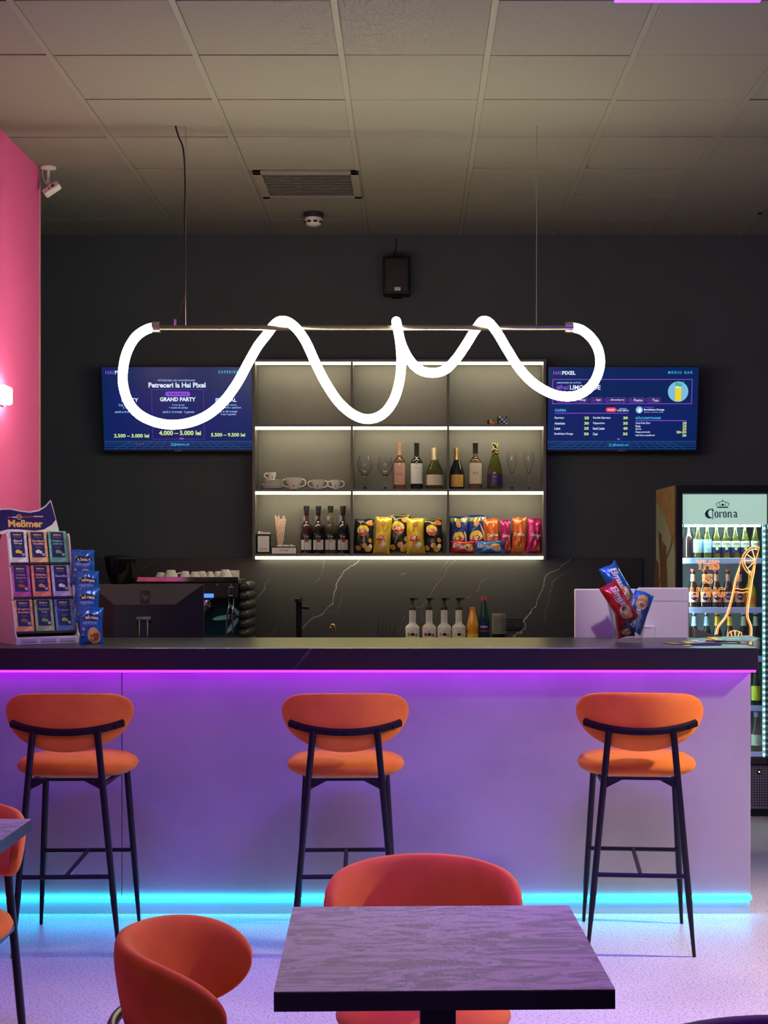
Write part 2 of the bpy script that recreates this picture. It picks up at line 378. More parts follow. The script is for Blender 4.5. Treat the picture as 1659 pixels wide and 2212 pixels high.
t = thing('loudspeaker', 'black wall loudspeaker above the lit shelf', 'speaker', (PX(857, ys), ys, PZ(598, ys)))
obj('cabinet', MB().box(-.088, .088, -.055, .075, -.122, .122, .014, seg=3), blackp, t, smooth=40)
obj('grille', MB().box(-.076, .076, -.064, -.05, -.110, .112, .010, seg=3), mat('speaker_grille', (.022, .022, .026), .6, bump=(900, .4, .002)), t, smooth=40)
bg_ = obj('badge', MB().box(-.019, .019, -.067, -.06, -.011, .011, .002), whitep, t, (.006, 0, -.088))
Print(flat, .0675).text('audio', 0, 0, grey, w=.026, h=.007).build('lettering', bg_)
obj('bracket', MB().tube([(-.03, 0, -.118), (-.03, 0, -.135), (.03, 0, -.135), (.03, 0, -.118)], .006, 6), blackm, t)
obj('cable', MB().tube(spline([(-.01, .07, .122), (-.015, .075, .16), (-.004, .075, .20), (-.006, .075, .26)]), .004, 6), blackp, t)

# small lit sconce on the pink wall at the picture's left edge
t = thing('wall_sconce', 'small glowing cream wall sconce on the pink wall', 'lamp', (XL, 7.10, PZ(855, 7.15)))
obj('back_plate', MB().box(0, .012, -.07, .07, -.05, .05, .003), whitep, t)
obj('shade', MB().box(.012, .045, -.062, .078, -.043, .043, .012, seg=3), em('sconce_glow', (1, .83, .52), 40), t, smooth=40)

# ------------------------------------------------------------------ back wall: marble splashback, back counter
marble_b = marble('black_marble', (.040, .038, .038), (.42, .39, .36), .32, veins=[(-1.16, .0036, .8), (-.08, .0036, .8), (-.62, .0022, .4), (.46, .0022, .3)], fine=.45)
marble_c = marble('black_marble_top', (.020, .020, .028), (.22, .21, .23), .30, veins=[(-.98, .004, .4)], fine=.35)
SPX = PX(1387, YB)
o = obj('splashback', MB().box(-2.25, SPX, YB-.022, YB-.002, .90, PZ(1205, YB), .002), marble_b); o['kind'] = 'structure'; o['label'] = 'black veined marble splashback behind the bar'
t = thing('back_counter', 'dark back counter along the wall below the marble splashback', 'counter', (0, 0, 0))
obj('cabinet_body', MB().box(-2.25, SPX, 8.68, YB-.03, .0, .86), darkp, t)
for k in range(6):
    x0 = -2.24+k*(SPX+2.24)/6
    d = obj('door', MB().box(x0+.004, x0+(SPX+2.24)/6-.004, 8.66, 8.679, .10, .85, .002), mat('dark_door', (.03, .03, .035), .5), t)
    obj('handle', MB().box(x0+.2, x0+.36, 8.648, 8.66, .80, .815, .003), steel, d)
obj('worktop', MB().box(-2.25, SPX, 8.64, YB-.03, .861, .90, .003), marble_c, t)
ZB = .90

# ------------------------------------------------------------------ bar counter
XE = 1.40; YF = 6.08
conc = mat('pale_concrete_laminate', (.41, .395, .41), .55, noise=((.325, .317, .335), 2.6, .42, .72), bump=(30, .05, .004))
t = thing('bar_counter', 'long bar front with pale concrete panels lit violet above and cyan below', 'counter', (0, 0, 0))
xs = [XL+.002, PX(263, YF), XE]
for a, b_ in zip(xs[:-1], xs[1:]): obj('front_panel', MB().box(a+.0015, b_-.0015, YF, YF+.03, .072, 1.008, .0015, seg=1), conc, t)
obj('end_panel', MB().box(XE-.03, XE, YF+.031, 6.60, .072, 1.008, .0015, seg=1), conc, t)
obj('plinth', MB().box(XL+.002, XE-.003, YF+.004, 6.60, 0, .070), mat('pale_plinth', (.50, .49, .49), .5), t)
obj('upper_light_strip', MB().box(XL+.01, XE+.008, 6.024, 6.034, 1.003, 1.0115, .002), em('violet_strip', (.44, .005, 1.0), 21), t, label='violet glowing strip under the countertop')
obj('lower_light_strip', MB().tube([(XL+.01, YF-.003, .069), (XE+.002, YF-.003, .069)], .0075, 10), em('cyan_strip', (.005, .58, 1.0), 24), t, label='cyan glowing strip at the foot of the bar')
obj('upper_light_strip', MB().box(XE, XE+.004, YF+.01, 6.60, .998, 1.005), MATS['violet_strip'], t)
obj('rear_upstand', MB().box(XL+.01, XE-.031, 6.56, 6.60, .072, 1.008), darkp, t)
ZT = 1.1025
o = obj('countertop', MB().box(XL+.002, 1.416, 6.02, 6.76, 1.012, ZT, .003), marble_c); tag(o, 'thick black veined marble countertop along the bar', 'countertop')
t = thing('work_counter', 'low dark work counter behind the bar', 'counter', (0, 0, 0))
obj('cabinet_body', MB().box(XL+.05, XE-.05, 6.615, 7.20, 0, .84), darkp, t)
obj('worktop', MB().box(XL+.04, XE-.04, 6.62, 7.24, .841, .87, .003), marble_c, t)
ZW = .87

# ------------------------------------------------------------------ lit wall shelf
YS = 9.27
LED = [PZ(y, YS) for y in (785, 925, 1065, 1205)]; TOP = [z+.026 for z in LED]
sx = [PX(545, YS), PX(760, YS), PX(968, YS), PX(1180, YS)]
shelf_m = mat('shelf_board', (.13, .122, .115), .5, noise=((.11, .104, .098), 8, .3, .7))
sback_m = mat('shelf_back', (.145, .135, .122), .5, noise=((.122, .113, .102), 3.5, .35, .7))
t = thing('wall_shelf', 'dark nine-compartment wall shelf with glowing strips under its boards', 'shelf', (0, 0, 0))
obj('back_panel', MB().box(sx[0], sx[3], YB-.02, YB-.003, LED[3], TOP[0]), sback_m, t)
for x in (sx[0], sx[3]-.018): obj('side_panel', MB().box(x, x+.018, YS, YB-.021, LED[3]-.012, TOP[0]+.001, .001, seg=1), shelf_m, t)
for x in (sx[1], sx[2]): obj('divider', MB().box(x-.008, x+.008, YS+.002, YB-.021, TOP[3], TOP[0]-.017, .001, seg=1), shelf_m, t)
led_m = em('shelf_strip_glow', (1.0, .92, .68), 31); led_f = em('shelf_strip_front', (1.0, .90, .26), 8.5)
cl = mat('strip_profile', (.5, .48, .4), .4)
for k in range(4):
    obj('board', MB().box(sx[0]+.018, sx[3]-.018, YS, YB-.021, LED[k]+.0105, TOP[k], .001, seg=1), shelf_m, t)
    cells = [(sx[0]+.019, sx[1]-.006), (sx[1]+.006, sx[2]-.006), (sx[2]+.006, sx[3]-.019)] if k < 3 else [(sx[0]+.019, sx[3]-.019)]
    for a, b_ in cells:
        s_ = obj('light_strip', MB().box(a, b_, YS+.001, YS+.008, LED[k]-.009, LED[k]+.010, .003), led_f, t, smooth=40)
        obj('emitter', MB().box(a, b_, YS+.0085, YS+.022, LED[k]-.004, LED[k]+.010), led_m, s_)

# ------------------------------------------------------------------ squiggle pendant lamp
YL = 7.07
warm = em('neon_tube_glow', (1.0, .97, .62), 58)
t = thing('pendant_lamp', 'glowing warm neon tube squiggle wound round a hanging straight bar', 'lamp', P(780, 708, YL))
O = P(780, 708, YL)
def LP(px, py, dy=0): return P(px, py, YL)-O+Vector((0, dy, 0))
obj('bar', MB().tube([LP(330, 708), LP(1236, 708)], .0125, 12), mat('bronze_bar', (.30, .26, .20), .3, 1), t, smooth=40)
path = [(338,706,0),(318,712,-.01),(296,728,-.02),(279,757,-.03),(270,792,-.035),(269,830,-.04),(280,868,-.04),(303,896,-.04),(337,913,-.04),(375,919,-.035),(415,913,-.03),(452,896,-.02),(485,866,-.01),(512,828,0),(536,782,.015),(556,745,.03),(575,719,.045),(588,703,.03),(603,694,.0),(622,697,-.03),(643,714,-.045),(663,743,-.05),(683,787,-.05),(705,830,-.045),(733,871,-.04),(765,898,-.04),(797,907,-.04),(828,896,-.045),(851,866,-.05),(864,822,-.055),(867,775,-.06),(863,733,-.05),(857,702,-.025),(856,694,.005),(858,701,.04),(866,737,.05),(882,771,.045),(905,796,.035),(934,804,.03),(962,797,.03),(986,773,.035),(1006,744,.045),(1022,718,.045),(1033,703,.03),(1042,694,-.005),(1055,699,-.035),(1073,722,-.045),(1095,759,-.045),(1122,800,-.04),(1155,833,-.04),(1195,854,-.04),(1232,858,-.035),(1262,847,-.03),(1284,823,-.025),(1295,790,-.02),(1292,758,-.015),(1278,732,-.01),(1256,713,-.005),(1230,706,0)]
pts = spline([LP(*p) for p in path], 4)
def half_tube(pts, r, a0, a1, n=10):
    """sweep of an arc of the round section; angle 0 points towards the room (-Y)"""
    rings = []
    for i, p in enumerate(pts):
        tg = (pts[min(i+1, len(pts)-1)]-pts[max(i-1, 0)]).normalized()
        f = Vector((0, -1, 0)); f = (f-tg*f.dot(tg)).normalized(); s_ = tg.cross(f)
        rings.append([p+(f*math.cos(a0+(a1-a0)*k/n)+s_*math.sin(a0+(a1-a0)*k/n))*r for k in range(n+1)])
    return MB().loft(rings)
TR = .0225
obj('light_tube', half_tube(pts, TR, math.radians(-105), math.radians(105), 12), warm, t, smooth=60)
obj('tube_backing', half_tube([p+Vector((0, .0015, 0)) for p in pts], TR-.0006, math.radians(105), math.radians(255), 8), em('silicone_leak', (1.0, .93, .62), 11.5), t, smooth=60)
for px, end in ((336, 1), (1231, -1)):
    c = LP(px, 707); obj('end_collar', MB().tube([c+Vector((-.016*end, 0, 0)), c+Vector((.022*end, 0, 0))], .0275, 16), steel, t, smooth=40)
wire_m = mat('steel_wire', (.55, .53, .50), .35, 1)
zc = ZC-O.z
for px in (401, 1159): obj('hanging_wire', MB().tube([LP(px, 706), Vector((PX(px, YL)-O.x, 0, zc))], .0022, 6), wire_m, t)
obj('power_cable', MB().tube(spline([Vector((PX(379, YL)-O.x, 0, zc)), LP(386, 296), LP(395, 318), LP(399, 360), LP(400, 410, -.004), LP(399, 470, -.004), LP(400, 540, -.004), LP(400, 600, -.004), LP(399, 640, -.004), LP(391, 660), LP(382, 685), LP(379, 706)]), .0042, 7), blackp, t)
obj('cable_plug', MB().tube([LP(379, 690), LP(379, 704)], .008, 8), steel, t)

# ------------------------------------------------------------------ televisions
scr = mat('screen_blue', (.002, .004, .02), .25, emit=(.002, .016, .095), es=1.0)
s_card = mat('screen_card', (.002, .004, .02), .25, emit=(.003, .014, .115), es=1.0)
def se(n, c, s=1.0):
    m = mat('screen_'+n, (.0, .0, .0), .4, emit=c, es=s); m.cycles.emission_sampling = 'NONE'; return m
scr.cycles.emission_sampling = 'NONE'; s_card.cycles.emission_sampling = 'NONE'
s_w = se('white', (.75, .85, 1), 1.0); s_lb = se('pale_blue', (.35, .55, .95), 1.0); s_c = se('cyan', (.05, .5, .85)); s_p = se('purple', (.28, .07, .75)); s_pd = se('deep_purple', (.07, .015, .35))
s_y = se('lime', (.62, .8, .25)); s_r = se('red', (.9, .05, .08)); s_g = se('grid', (.02, .10, .26)); s_dk = se('dark', (.002, .004, .03)); s_grn = se('green', (.05, .5, .2)); s_sky = se('sky', (.2, .5, .75)); s_yy = se('yellow', (.8, .65, .03))
YT = 9.33; KT = YT/F
def television(label, cx, cy, wpx, hpx):
    t = thing('television', label, 'television', (PX(cx, YT), YT, PZ(cy, YT)), (math.radians(9), 0, 0))
    hw, hh = wpx*KT/2, hpx*KT/2
    obj('casing', MB().box(-hw, hw, .0, .035, -hh, hh, .006), blackp, t)
    obj('bezel', MB().box(-hw, hw, -.006, -.0005, -hh, -hh+.014, .001, seg=1).box(-hw, hw, -.006, -.0005, hh-.005, hh, .001, seg=1).box(-hw, -hw+.005, -.006, -.0005, -hh+.014, hh-.005).box(hw-.005, hw, -.006, -.0005, -hh+.014, hh-.005), blackp, t)
    obj('screen', MB().box(-hw+.005, hw-.005, -.003, -.0006, -hh+.014, hh-.005), scr, t)
    obj('wall_mount', MB().box(-.12, .12, .036, .10, -.06, .10), blackm, t)
    pr = Print(lambda x, y, l: ((x-cx)*KT, -.003-l, (cy-y)*KT), .0003, .00012)
    return t, pr
def TXT(pr, s, x, y, m, w, h, al='c', bold=.012): pr.text(s, x, y, m, w=w, h=h, al=al, bold=bold)
class Flip:      # picture y runs down: wrap Print so boxes and text keep their sense
    def __init__(s, pr): s.p = pr; fn = pr.fn; s.p.fn = lambda x, y, l: fn(x, -y, l)
    def T(s, t, x, y, m, w=None, h=None, al='c', bold=.014, **k): s.p.text(t, x, -y, m, w=w, h=h, al=al, bold=bold, **k)
    def R(s, x0, y0, x1, y1, m): s.p.rect(x0, -y1, x1, -y0, m)
    def Fr(s, x0, y0, x1, y1, wd, m): s.p.frame(x0, -y1, x1, -y0, wd, m)
    def E(s, x, y, rx, ry, m, **k): s.p.ell(x, -y, rx, ry, m, **k)
    def Ln(s, pts, wd, m): s.p.line([(x, -y) for x, y in pts], wd, m)
    def Pill(s, x0, y0, x1, y1, m):
        r = (y1-y0)/2; s.R(x0+r, y0, x1-r, y1, m); s.E(x0+r, (y0+y1)/2, r, r, m, rings=1); s.E(x1-r, (y0+y1)/2, r, r, m, rings=1)
def grid_floor(q, x0, x1, y0, y1, cx):
    for k in range(5): yy = y0+(y1-y0)*(k/4)**1.6; q.Ln([(x0, yy), (x1, yy)], .7, s_g)
    for k in range(-9, 10):
        xa = cx+k*14; xb = cx+k*20
        if x0 < xa < x1 and x0 < xb < x1: q.Ln([(xa, y0), (xb, y1)], .7, s_g)
t, pr = television('wall television with party price menu, left of the lit shelf', 384, 884, 326, 184)
q = Flip(pr)
grid_floor(q, 224, 544, 953, 970, 384)
q.R(233, 843, 325, 950, s_card); q.R(446, 843, 533, 950, s_card); q.R(328, 841, 441, 949, s_pd); q.R(329.5, 842.5, 439.5, 947.5, s_card); q.R(228, 814, 540, 815, s_card)
q.T('HAI', 231, 805, s_p, 17, 8, 'l'); q.T('PIXEL', 251, 805, s_w, 27, 8, 'l'); q.T('E X P E R I E N C E', 474, 804, s_c, 56, 6, 'l')
q.T('PETRECERI DE ANIVERSARE', 383, 822, s_lb, 80, 3.4); q.T('Petreceri la Hai Pixel', 384, 832, s_w, 123, 11, bold=.03)
q.Pill(358, 846, 412, 856, s_p); q.T('CEL MAI POPULAR', 385, 851, s_dk, 42, 4)
q.T('GRAND PARTY', 385, 862.5, s_w, 77, 9, bold=.04); q.T('2 ore de joc', 386, 875, s_lb, 26, 5); q.T('+ lumini de echipa', 386, 881, s_lb, 41, 5)
q.T('până la 16 invitați · 2 gazdule', 386, 890, s_lb, 68, 6)
q.T('4.000 – 5.000 lei', 388, 935, s_y, 91, 10, bold=.03)
q.T('PARTY', 282, 864, s_w, 36, 8, bold=.03); q.T('Cei mai buni', 275, 875, s_lb, 36, 5); q.T('2 ore de joc', 281, 881, s_lb, 30, 5); q.T('până la 8 invitați', 270, 890, s_lb, 42, 6); q.T('2.500 – 3.000 lei', 283, 941, s_y, 76, 8, bold=.03)
q.T('FESTIVAL', 489, 864, s_w, 45, 8, bold=.03); q.T('Tot spațiul mort,', 490, 875, s_lb, 44, 5); q.T('completă a spațiului', 496, 880.5, s_lb, 50, 5); q.T('până la 50 invitați', 490, 889, s_lb, 45, 5.5); q.T('· 3 sau 4 gazdule', 492, 895, s_lb, 36, 5); q.T('5.500 – 9.500 lei', 492, 939, s_y, 74, 8, bold=.03)
q.T('@haipixel_md', 391, 960, s_c, 33, 6); q.Fr(369, 957.5, 373, 962.5, .9, s_c); q.Pill(386, 945.5, 396, 949, s_p); q.T('• • • •', 301, 959, s_r, 17, 1.6)
pr.build('screen_content', t)
Print(lambda x, y, l: (x, -.006-l, y), .0004).text('BLAUPUNKT', 0, -184*KT/2+.007, wht, w=.05, h=.006).build('brand_lettering', t)
t, pr = television('wall television with blue bar menu, right of the lit shelf', 1345, 884, 326, 184)
q = Flip(pr)
grid_floor(q, 1184, 1505, 953, 970, 1345)
q.R(1192, 876, 1362, 951, s_card); q.R(1368, 876, 1491, 951, s_card)
q.Fr(1193, 820, 1493, 872, 1.3, s_p)
q.T('HAI', 1194, 806, s_p, 17, 8, 'l'); q.T('PIXEL', 1213, 806, s_w, 29, 8, 'l', bold=.03); q.T('M E N I U   B A R', 1441, 805, s_c, 52, 6, 'l')
q.T('LIMONADE DE AUTOR', 1202, 827, s_lb, 52, 3.4, 'l'); q.T('#hai', 1201, 837, s_p, 26, 11, 'l'); q.T('LIMONADE', 1230, 837, s_w, 66, 10, 'l', bold=.02); q.T('50 lei', 1201, 848, s_yy, 28, 8, 'l', bold=.03); q.T('500 ml', 1233, 849, s_lb, 20, 4, 'l')
for a, b_, s_ in ((1201, 1236, 'Classic'), (1238, 1270, 'Mango'), (1274, 1302, 'Apple'), (1306, 1353, 'Strawberry'), (1356, 1392, 'Passion'), (1395, 1426, 'Yuzu')):
    q.Pill(a, 859, b_, 869, s_p); q.Pill(a+1, 860, b_-1, 868, s_dk); q.T('#hai', a+4, 864, s_p, 8, 4, 'l'); q.T(s_, a+12.5, 864, s_w, b_-a-17, 5.5, 'l')
q.E(1463, 846, 22, 22, s_sky, n=28); q.R(1456.5, 836, 1470, 866, s_yy); q.R(1457, 830, 1469.5, 838, s_w); q.E(1460, 830, 4, 5, s_grn); q.E(1467, 832, 5, 4, s_grn); q.Ln([(1468, 836), (1475, 824)], 1.2, s_c)
q.T('CAFEA', 1198, 886, s_c, 25, 5.5, 'l', bold=.03); q.Pill(1308, 880, 1331, 889.5, s_r); q.T('PROMO', 1319.5, 885, s_w, 15, 3.6); q.T('ESPRESSO', 1345, 882.5, s_lb, 16, 2.5); q.T('ICED MENU', 1345, 886.5, s_w, 25, 3.5); q.R(1198, 891.6, 1357, 893, s_p)
for y, a, p1, b_, p2 in ((902.5, 'Espresso', '25', 'Double Espresso', '30'), (914, 'Americano', '30', 'Cappuccino', '35'), (925, 'Latte', '35', 'Iced Latte', '40'), (937, 'Bumblebee Orange', '50', 'Ceai', '35')):
    q.T(a, 1198, y, s_w, len(a)*2.5, 5.5, 'l'); q.T(p1, 1272, y, s_y, 10, 6, 'r', bold=.04); q.T(b_, 1281, y, s_w, len(b_)*2.5, 5.5, 'l'); q.T(p2, 1356, y, s_y, 10, 6, 'r', bold=.04)
q.E(1380, 885, 7.6, 7.6, s_sky); q.E(1381, 886, 4, 5, s_w); q.T('RECOMANDAT', 1390, 879.5, s_p, 22, 2.6, 'l'); q.T('Bumblebee Orange', 1390, 885, s_w, 44, 5, 'l', bold=.03); q.T('espresso · portocale · gheata', 1390, 890, s_lb, 42, 2.8, 'l')
q.T('RĂCORITOARE', 1373, 902, s_c, 54, 6, 'l', bold=.03); q.R(1373, 907.4, 1483, 908.8, s_p)
for y, a, p1 in ((913.5, 'Coca-Cola, Zero', '25'), (920, 'Fanta', '25'), (926.5, 'Sprite', '25'), (933, 'Cappy portocale', '20-30'), (940, 'Apă Dorna plată/carb', '20')):
    q.T(a, 1373, y, s_w, len(a)*2.1, 4.6, 'l'); q.T(p1, 1483, y, s_y, 4.3*len(p1), 5.4, 'r', bold=.04)
q.T('@haipixel_md', 1341, 961, s_c, 33, 6); q.Fr(1317, 958.5, 1321, 963.5, .9, s_c); q.Pill(1333, 946.5, 1340, 949.5, s_p)
pr.build('screen_content', t)
Print(lambda x, y, l: (x, -.006-l, y), .0004).text('BLAUPUNKT', 0, -184*KT/2+.007, wht, w=.05, h=.006).build('brand_lettering', t)

# ------------------------------------------------------------------ bottles, glasses, cups on the lit shelf
YI = 9.36; KI = YI/F
def prof_scale(prof, r, h):
    R = max(p[0] for p in prof); H = prof[-1][1]
    return [(p[0]/R*r, p[1]/H*h) for p in prof]
BORDEAUX = [(0, .004), (.30, .0), (.46, .0), (.5, .05), (.5, 2.05), (.47, 2.2), (.38, 2.34), (.24, 2.46), (.19, 2.6), (.185, 3.5), (.2, 3.52), (.2, 3.6), (0, 3.6)]
SPARK = [(0, .02), (.32, 0), (.48, .02), (.5, .12), (.5, 1.15), (.47, 1.45), (.38, 1.9), (.26, 2.35), (.2, 2.65), (.19, 3.2), (.21, 3.3), (.2, 3.4), (0, 3.42)]
BELLY = [(0, .02), (.38, 0), (.48, .03), (.5, .15), (.5, .75), (.47, 1.0), (.38, 1.28), (.26, 1.52), (.19, 1.75), (.17, 2.1), (.19, 2.25), (.18, 2.4), (0, 2.42)]
def gl(name, c, r=.05): return mat(name, c, r, trans=.92, ior=1.45)
rose = gl('rose_wine_glass', (.85, .42, .25)); olive = gl('olive_glass', (.42, .45, .12)); dark_gl = mat('dark_wine_glass', (.012, .014, .014), .08, coat=.5); amber_dark = mat('dark_brown_glass', (.03, .014, .006), .1, coat=.4)
cream = mat('cream_label', (.74, .66, .52), .55); pinkl = mat('rose_label', (.72, .42, .32), .5); purple_l = mat('purple_label', (.045, .02, .12), .4); goldfoil = mat('gold_foil', (.75, .5, .2), .3, .8); peach = mat('peach_foil', (.8, .45, .3), .35, .5)
def bottle(name, label, px, prof, r, h, body, foil, foil_z, lab, z0, group, y=YI, cap_r=None, base=TOP[2], loc=None):
    """lab(Print on the bottle's cylinder) draws the label"""
    loc = loc or (PX(px, y), y, base)
    t = thing(name, label, 'bottle', loc, 0, group)
    pf = prof_scale(prof, r, h); obj('bottle_body', MB().lathe(pf, 22), body, t, smooth=50)
    rf = [p for p in pf if p[1] >= foil_z*h]
    if foil: obj('foil_cap', MB().lathe([(rf[0][0]+.0012, foil_z*h)]+[(p[0]+.0012, p[1]+.0006) for p in rf[:-1]]+[(0, h+.0015)], 18), foil, t, smooth=50)
    if lab:
        pr = Print(cyl(r), .0007, .0004); lab(pr, r, h); pr.build('label_print', t)
    return t
G = 'wine bottles on the middle shelf board'
def l_rose(p, r, h): w = 1.15*r; p.rect(-w, .2*h*.5, w, .57*h, pinkl, 10, 1); p.ell(0, .545*h, .006, .008, wht); p.text('CASTEL', 0, .46*h, brown, w=.03, h=.004); p.text('Rosé', 0, .33*h, brown, w=.034, h=.018, shear=.3); p.text('MIMI', 0, .16*h, brown, w=.028, h=.004)
bottle('wine_bottle', 'rosé wine bottle with peach foil beside the wine glasses', 863, BORDEAUX, 13*KI, 100*KI, rose, peach, .74, l_rose, 0, G)
def l_dark(p, r, h): w = 1.2*r; p.rect(-w, .12*h, w, .56*h, wht, 10, 1); p.poly([(-w, .12*h), (w, .12*h), (w*.95, .37*h), (w*.5, .33*h), (.2*w, .36*h), (-.3*w, .31*h), (-w, .24*h)], navy); p.text('CASTEL', 0, .46*h, navy, w=.032, h=.005); p.poly([(-.006, .6*h), (.006, .6*h), (.006, .55*h), (0, .52*h), (-.006, .55*h)], grey); p.text('MIMI', 0, .17*h, wht, w=.02, h=.004)
bottle('wine_bottle', 'dark red wine bottle with white and navy label', 900, BORDEAUX, 13.5*KI, 100*KI, dark_gl, blk, .74, l_dark, 0, G)
def l_cream(p, r, h): w = 1.25*r; p.rect(-w, .10*h, w, .35*h, cream, 12, 1); p.text('PROSECCO', 0, .28*h, grey, w=.05, h=.005); p.text('extra dry', 0, .22*h, grey, w=.03, h=.005)
bottle('sparkling_wine_bottle', 'wide olive sparkling wine bottle with cream label', 939, BELLY, 19*KI, 90*KI, olive, mat('pale_gold_foil', (.72, .66, .42), .35, .6), .66, l_cream, 0, G)
def l_gold(p, r, h): w = .95*r; p.rect(-w, .06*h, w, .35*h, mat('ochre_label', (.78, .45, .1), .45), 10, 1); p.text('CRICOVA', 0, .27*h, brown, w=.034, h=.006); p.text('BRUT', 0, .12*h, brown, w=.022, h=.006)
bottle('sparkling_wine_bottle', 'black sparkling wine bottle with gold foil and ochre label', 987, BELLY, 16.5*KI, 90*KI, dark_gl, goldfoil, .66, l_gold, 0, G)
def l_1827(p, r, h): w = 1.2*r; p.rect(-w, .12*h, w, .57*h, cream, 10, 1); p.text('PURCARI', 0, .49*h, grey, w=.03, h=.004); p.text('1827', 0, .345*h, brown, w=.038, h=.018); p.text('rosé', 0, .22*h, grey, w=.014, h=.006)
bottle('wine_bottle', 'rosé wine bottle with cream label reading 1827', 1027, BORDEAUX, 14*KI, 100*KI, rose, blk, .77, l_1827, 0, G)
def l_pur(p, r, h): w = 1.35*r; p.rect(-w, .08*h, w, .33*h, purple_l, 12, 1); p.text('SALTO', 0, .27*h, goldfoil, w=.03, h=.005); p.text('prosecco', 0, .17*h, goldfoil, w=.026, h=.004)
t = bottle('sparkling_wine_bottle', 'olive sparkling wine bottle with dark purple label beside the flutes', 1069, SPARK, 17*KI, 100*KI, olive, mat('gold_black_foil', (.02, .02, .03), .35, .5, noise=((.85, .7, .25), 60, .5, .55)), .72, l_pur, 0, G)
# glasses
def goblet(prof_out, th=.0016):
    """closed thin shell: outer profile from foot to rim, then back inside down to the bowl bottom"""
    return prof_out
WINE = [(0, 0), (.036, 0), (.036, .0015), (.02, .004), (.006, .010), (.0042, .02), (.004, .075), (.008, .085), (.022, .097), (.038, .115), (.047, .138), (.048, .155), (.043, .185), (.036, .212), (.0345, .212), (.0415, .185), (.0465, .155), (.0455, .138), (.0365, .116), (.021, .099), (.007, .089), (0, .088)]
FLUTE = [(0, 0), (.031, 0), (.031, .0015), (.015, .004), (.005, .009), (.004, .02), (.004, .085), (.006, .1), (.014, .12), (.025, .15), (.0325, .178), (.0325, .19), (.027, .24), (.0255, .24), (.031, .19), (.031, .178), (.0235, .151), (.0125, .122), (.004, .104), (0, .103)]
wine_me = MB().lathe(WINE, 24, cap=False).mesh('wine_glass', glass, 60); flute_me = MB().lathe(FLUTE, 24, cap=False).mesh('flute_glass', glass, 60)
GG = 'stemmed glasses on the shelf'
for px, lb in ((788, 'large stemmed wine glass nearest the cups on the middle board'), (832, 'large stemmed wine glass right beside the rosé bottle')):
    tag(link('wine_glass', wine_me, None, (PX(px, YI), YI, TOP[2])), lb, 'glass', GG)
for px, lb in ((1106, 'flute glass right beside the purple-labelled bottle'), (1142, 'flute glass at the right end of the middle board')):
    tag(link('flute_glass', flute_me, None, (PX(px, YI), YI, TOP[2])), lb, 'glass', GG)
# syrup bottles, each with a flute in front
SYR = [(0, .01), (.4, 0), (.5, .04), (.5, 2.2), (.48, 2.4), (.36, 2.62), (.22, 2.8), (.19, 2.95), (.19, 3.9), (.22, 3.95), (.22, 4.2), (0, 4.22)]
def l_syr(dark, fruit):
    def f(p, r, h):
        w = 1.0*r; p.rect(-w, .08*h, w, .37*h, wht, 8, 1); p.rect(-w, .29*h, w, .42*h, blk, 8, 1); p.text('1883', 0, .355*h, wht, w=.03, h=.011, bold=.02); p.ell(.004, .27*h, .013, .011, fruit, rot=.3); p.text('SIROP', 0, .18*h, grey, w=.024, h=.004); p.text('ROUTIN', 0, .12*h, grey, w=.03, h=.003)
    return f
names = (('dark berry', mat('berry_syrup', (.05, .008, .012), .1, coat=.5), brown, 'leftmost of four'), ('near-black', mat('coffee_syrup', (.018, .010, .008), .1, coat=.5), brown, 'second of four'), ('pale cream', gl('cream_syrup', (.75, .66, .38), .15), tan, 'third of four'), ('black', mat('black_syrup', (.012, .012, .010), .1, coat=.5), red, 'rightmost of four'))
for k, px in enumerate((662, 688, 714, 741)):
    nm, m_, fr_, pos = names[k]
    bottle('syrup_bottle', nm+' syrup bottle with black cap, '+pos+' on the bottom board', px, SYR, 13*KI, 104*KI, m_, blk, .86, l_syr(m_, fr_), 0, 'syrup bottles on the bottom board', y=9.43, base=TOP[3])
    g = tag(link('flute_glass', flute_me, None, (PX(px-4, 9.335), 9.335, TOP[3])), 'flute glass in front of the '+nm+' syrup bottle', 'glass', 'flutes before the syrup bottles')
# espresso cups
def cup(name, label, loc, rb, rt_, h, handles, rotz=0, flip=False, group=None):
    t = thing(name, label, 'cup', loc, (PI if flip else 0, 0, rotz), group)
    obj('bowl', MB().lathe([(0, 0), (rb*.85, 0), (rb, .004), (rb*1.12, h*.25), (rt_*.93, h*.6), (rt_, h), (rt_-.003, h), (rt_*.9, h*.6), (rb, h*.25), (0, .008)], 24, cap=False), porcelain, t, smooth=60)
    for s_ in handles:
        c = [(s_*(rt_*.93), 0, h*.82), (s_*(rt_+.010), 0, h*.86), (s_*(rt_+.022), 0, h*.66), (s_*(rt_+.018), 0, h*.40), (s_*(rt_+.004), 0, h*.26), (s_*(rb*1.1), 0, h*.22)]
        obj('handle', MB().tube(spline(c), .0042, 8), porcelain, t, smooth=60)
    pr = Print(lambda x, y, l: (x, -(rb*1.12+(rt_-rb*1.12)*((y/h-.25)/.75)+l+.001), y), .0008)
    pr.rect(-.0022, h*.42, .0022, h*.72, red).poly([(-.0022, h*.42), (.0022, h*.42), (.003, h*.2), (-.003, h*.2)], blk); pr.build('stripe_print', t)
    return t
sau_me = MB().lathe([(0, 0), (.035, 0), (.045, .003), (.07, .009), (.072, .011), (.07, .012), (.04, .005), (0, .004)], 28, cap=False).mesh('saucer', porcelain, 50)
XSA = PX(588, YI)
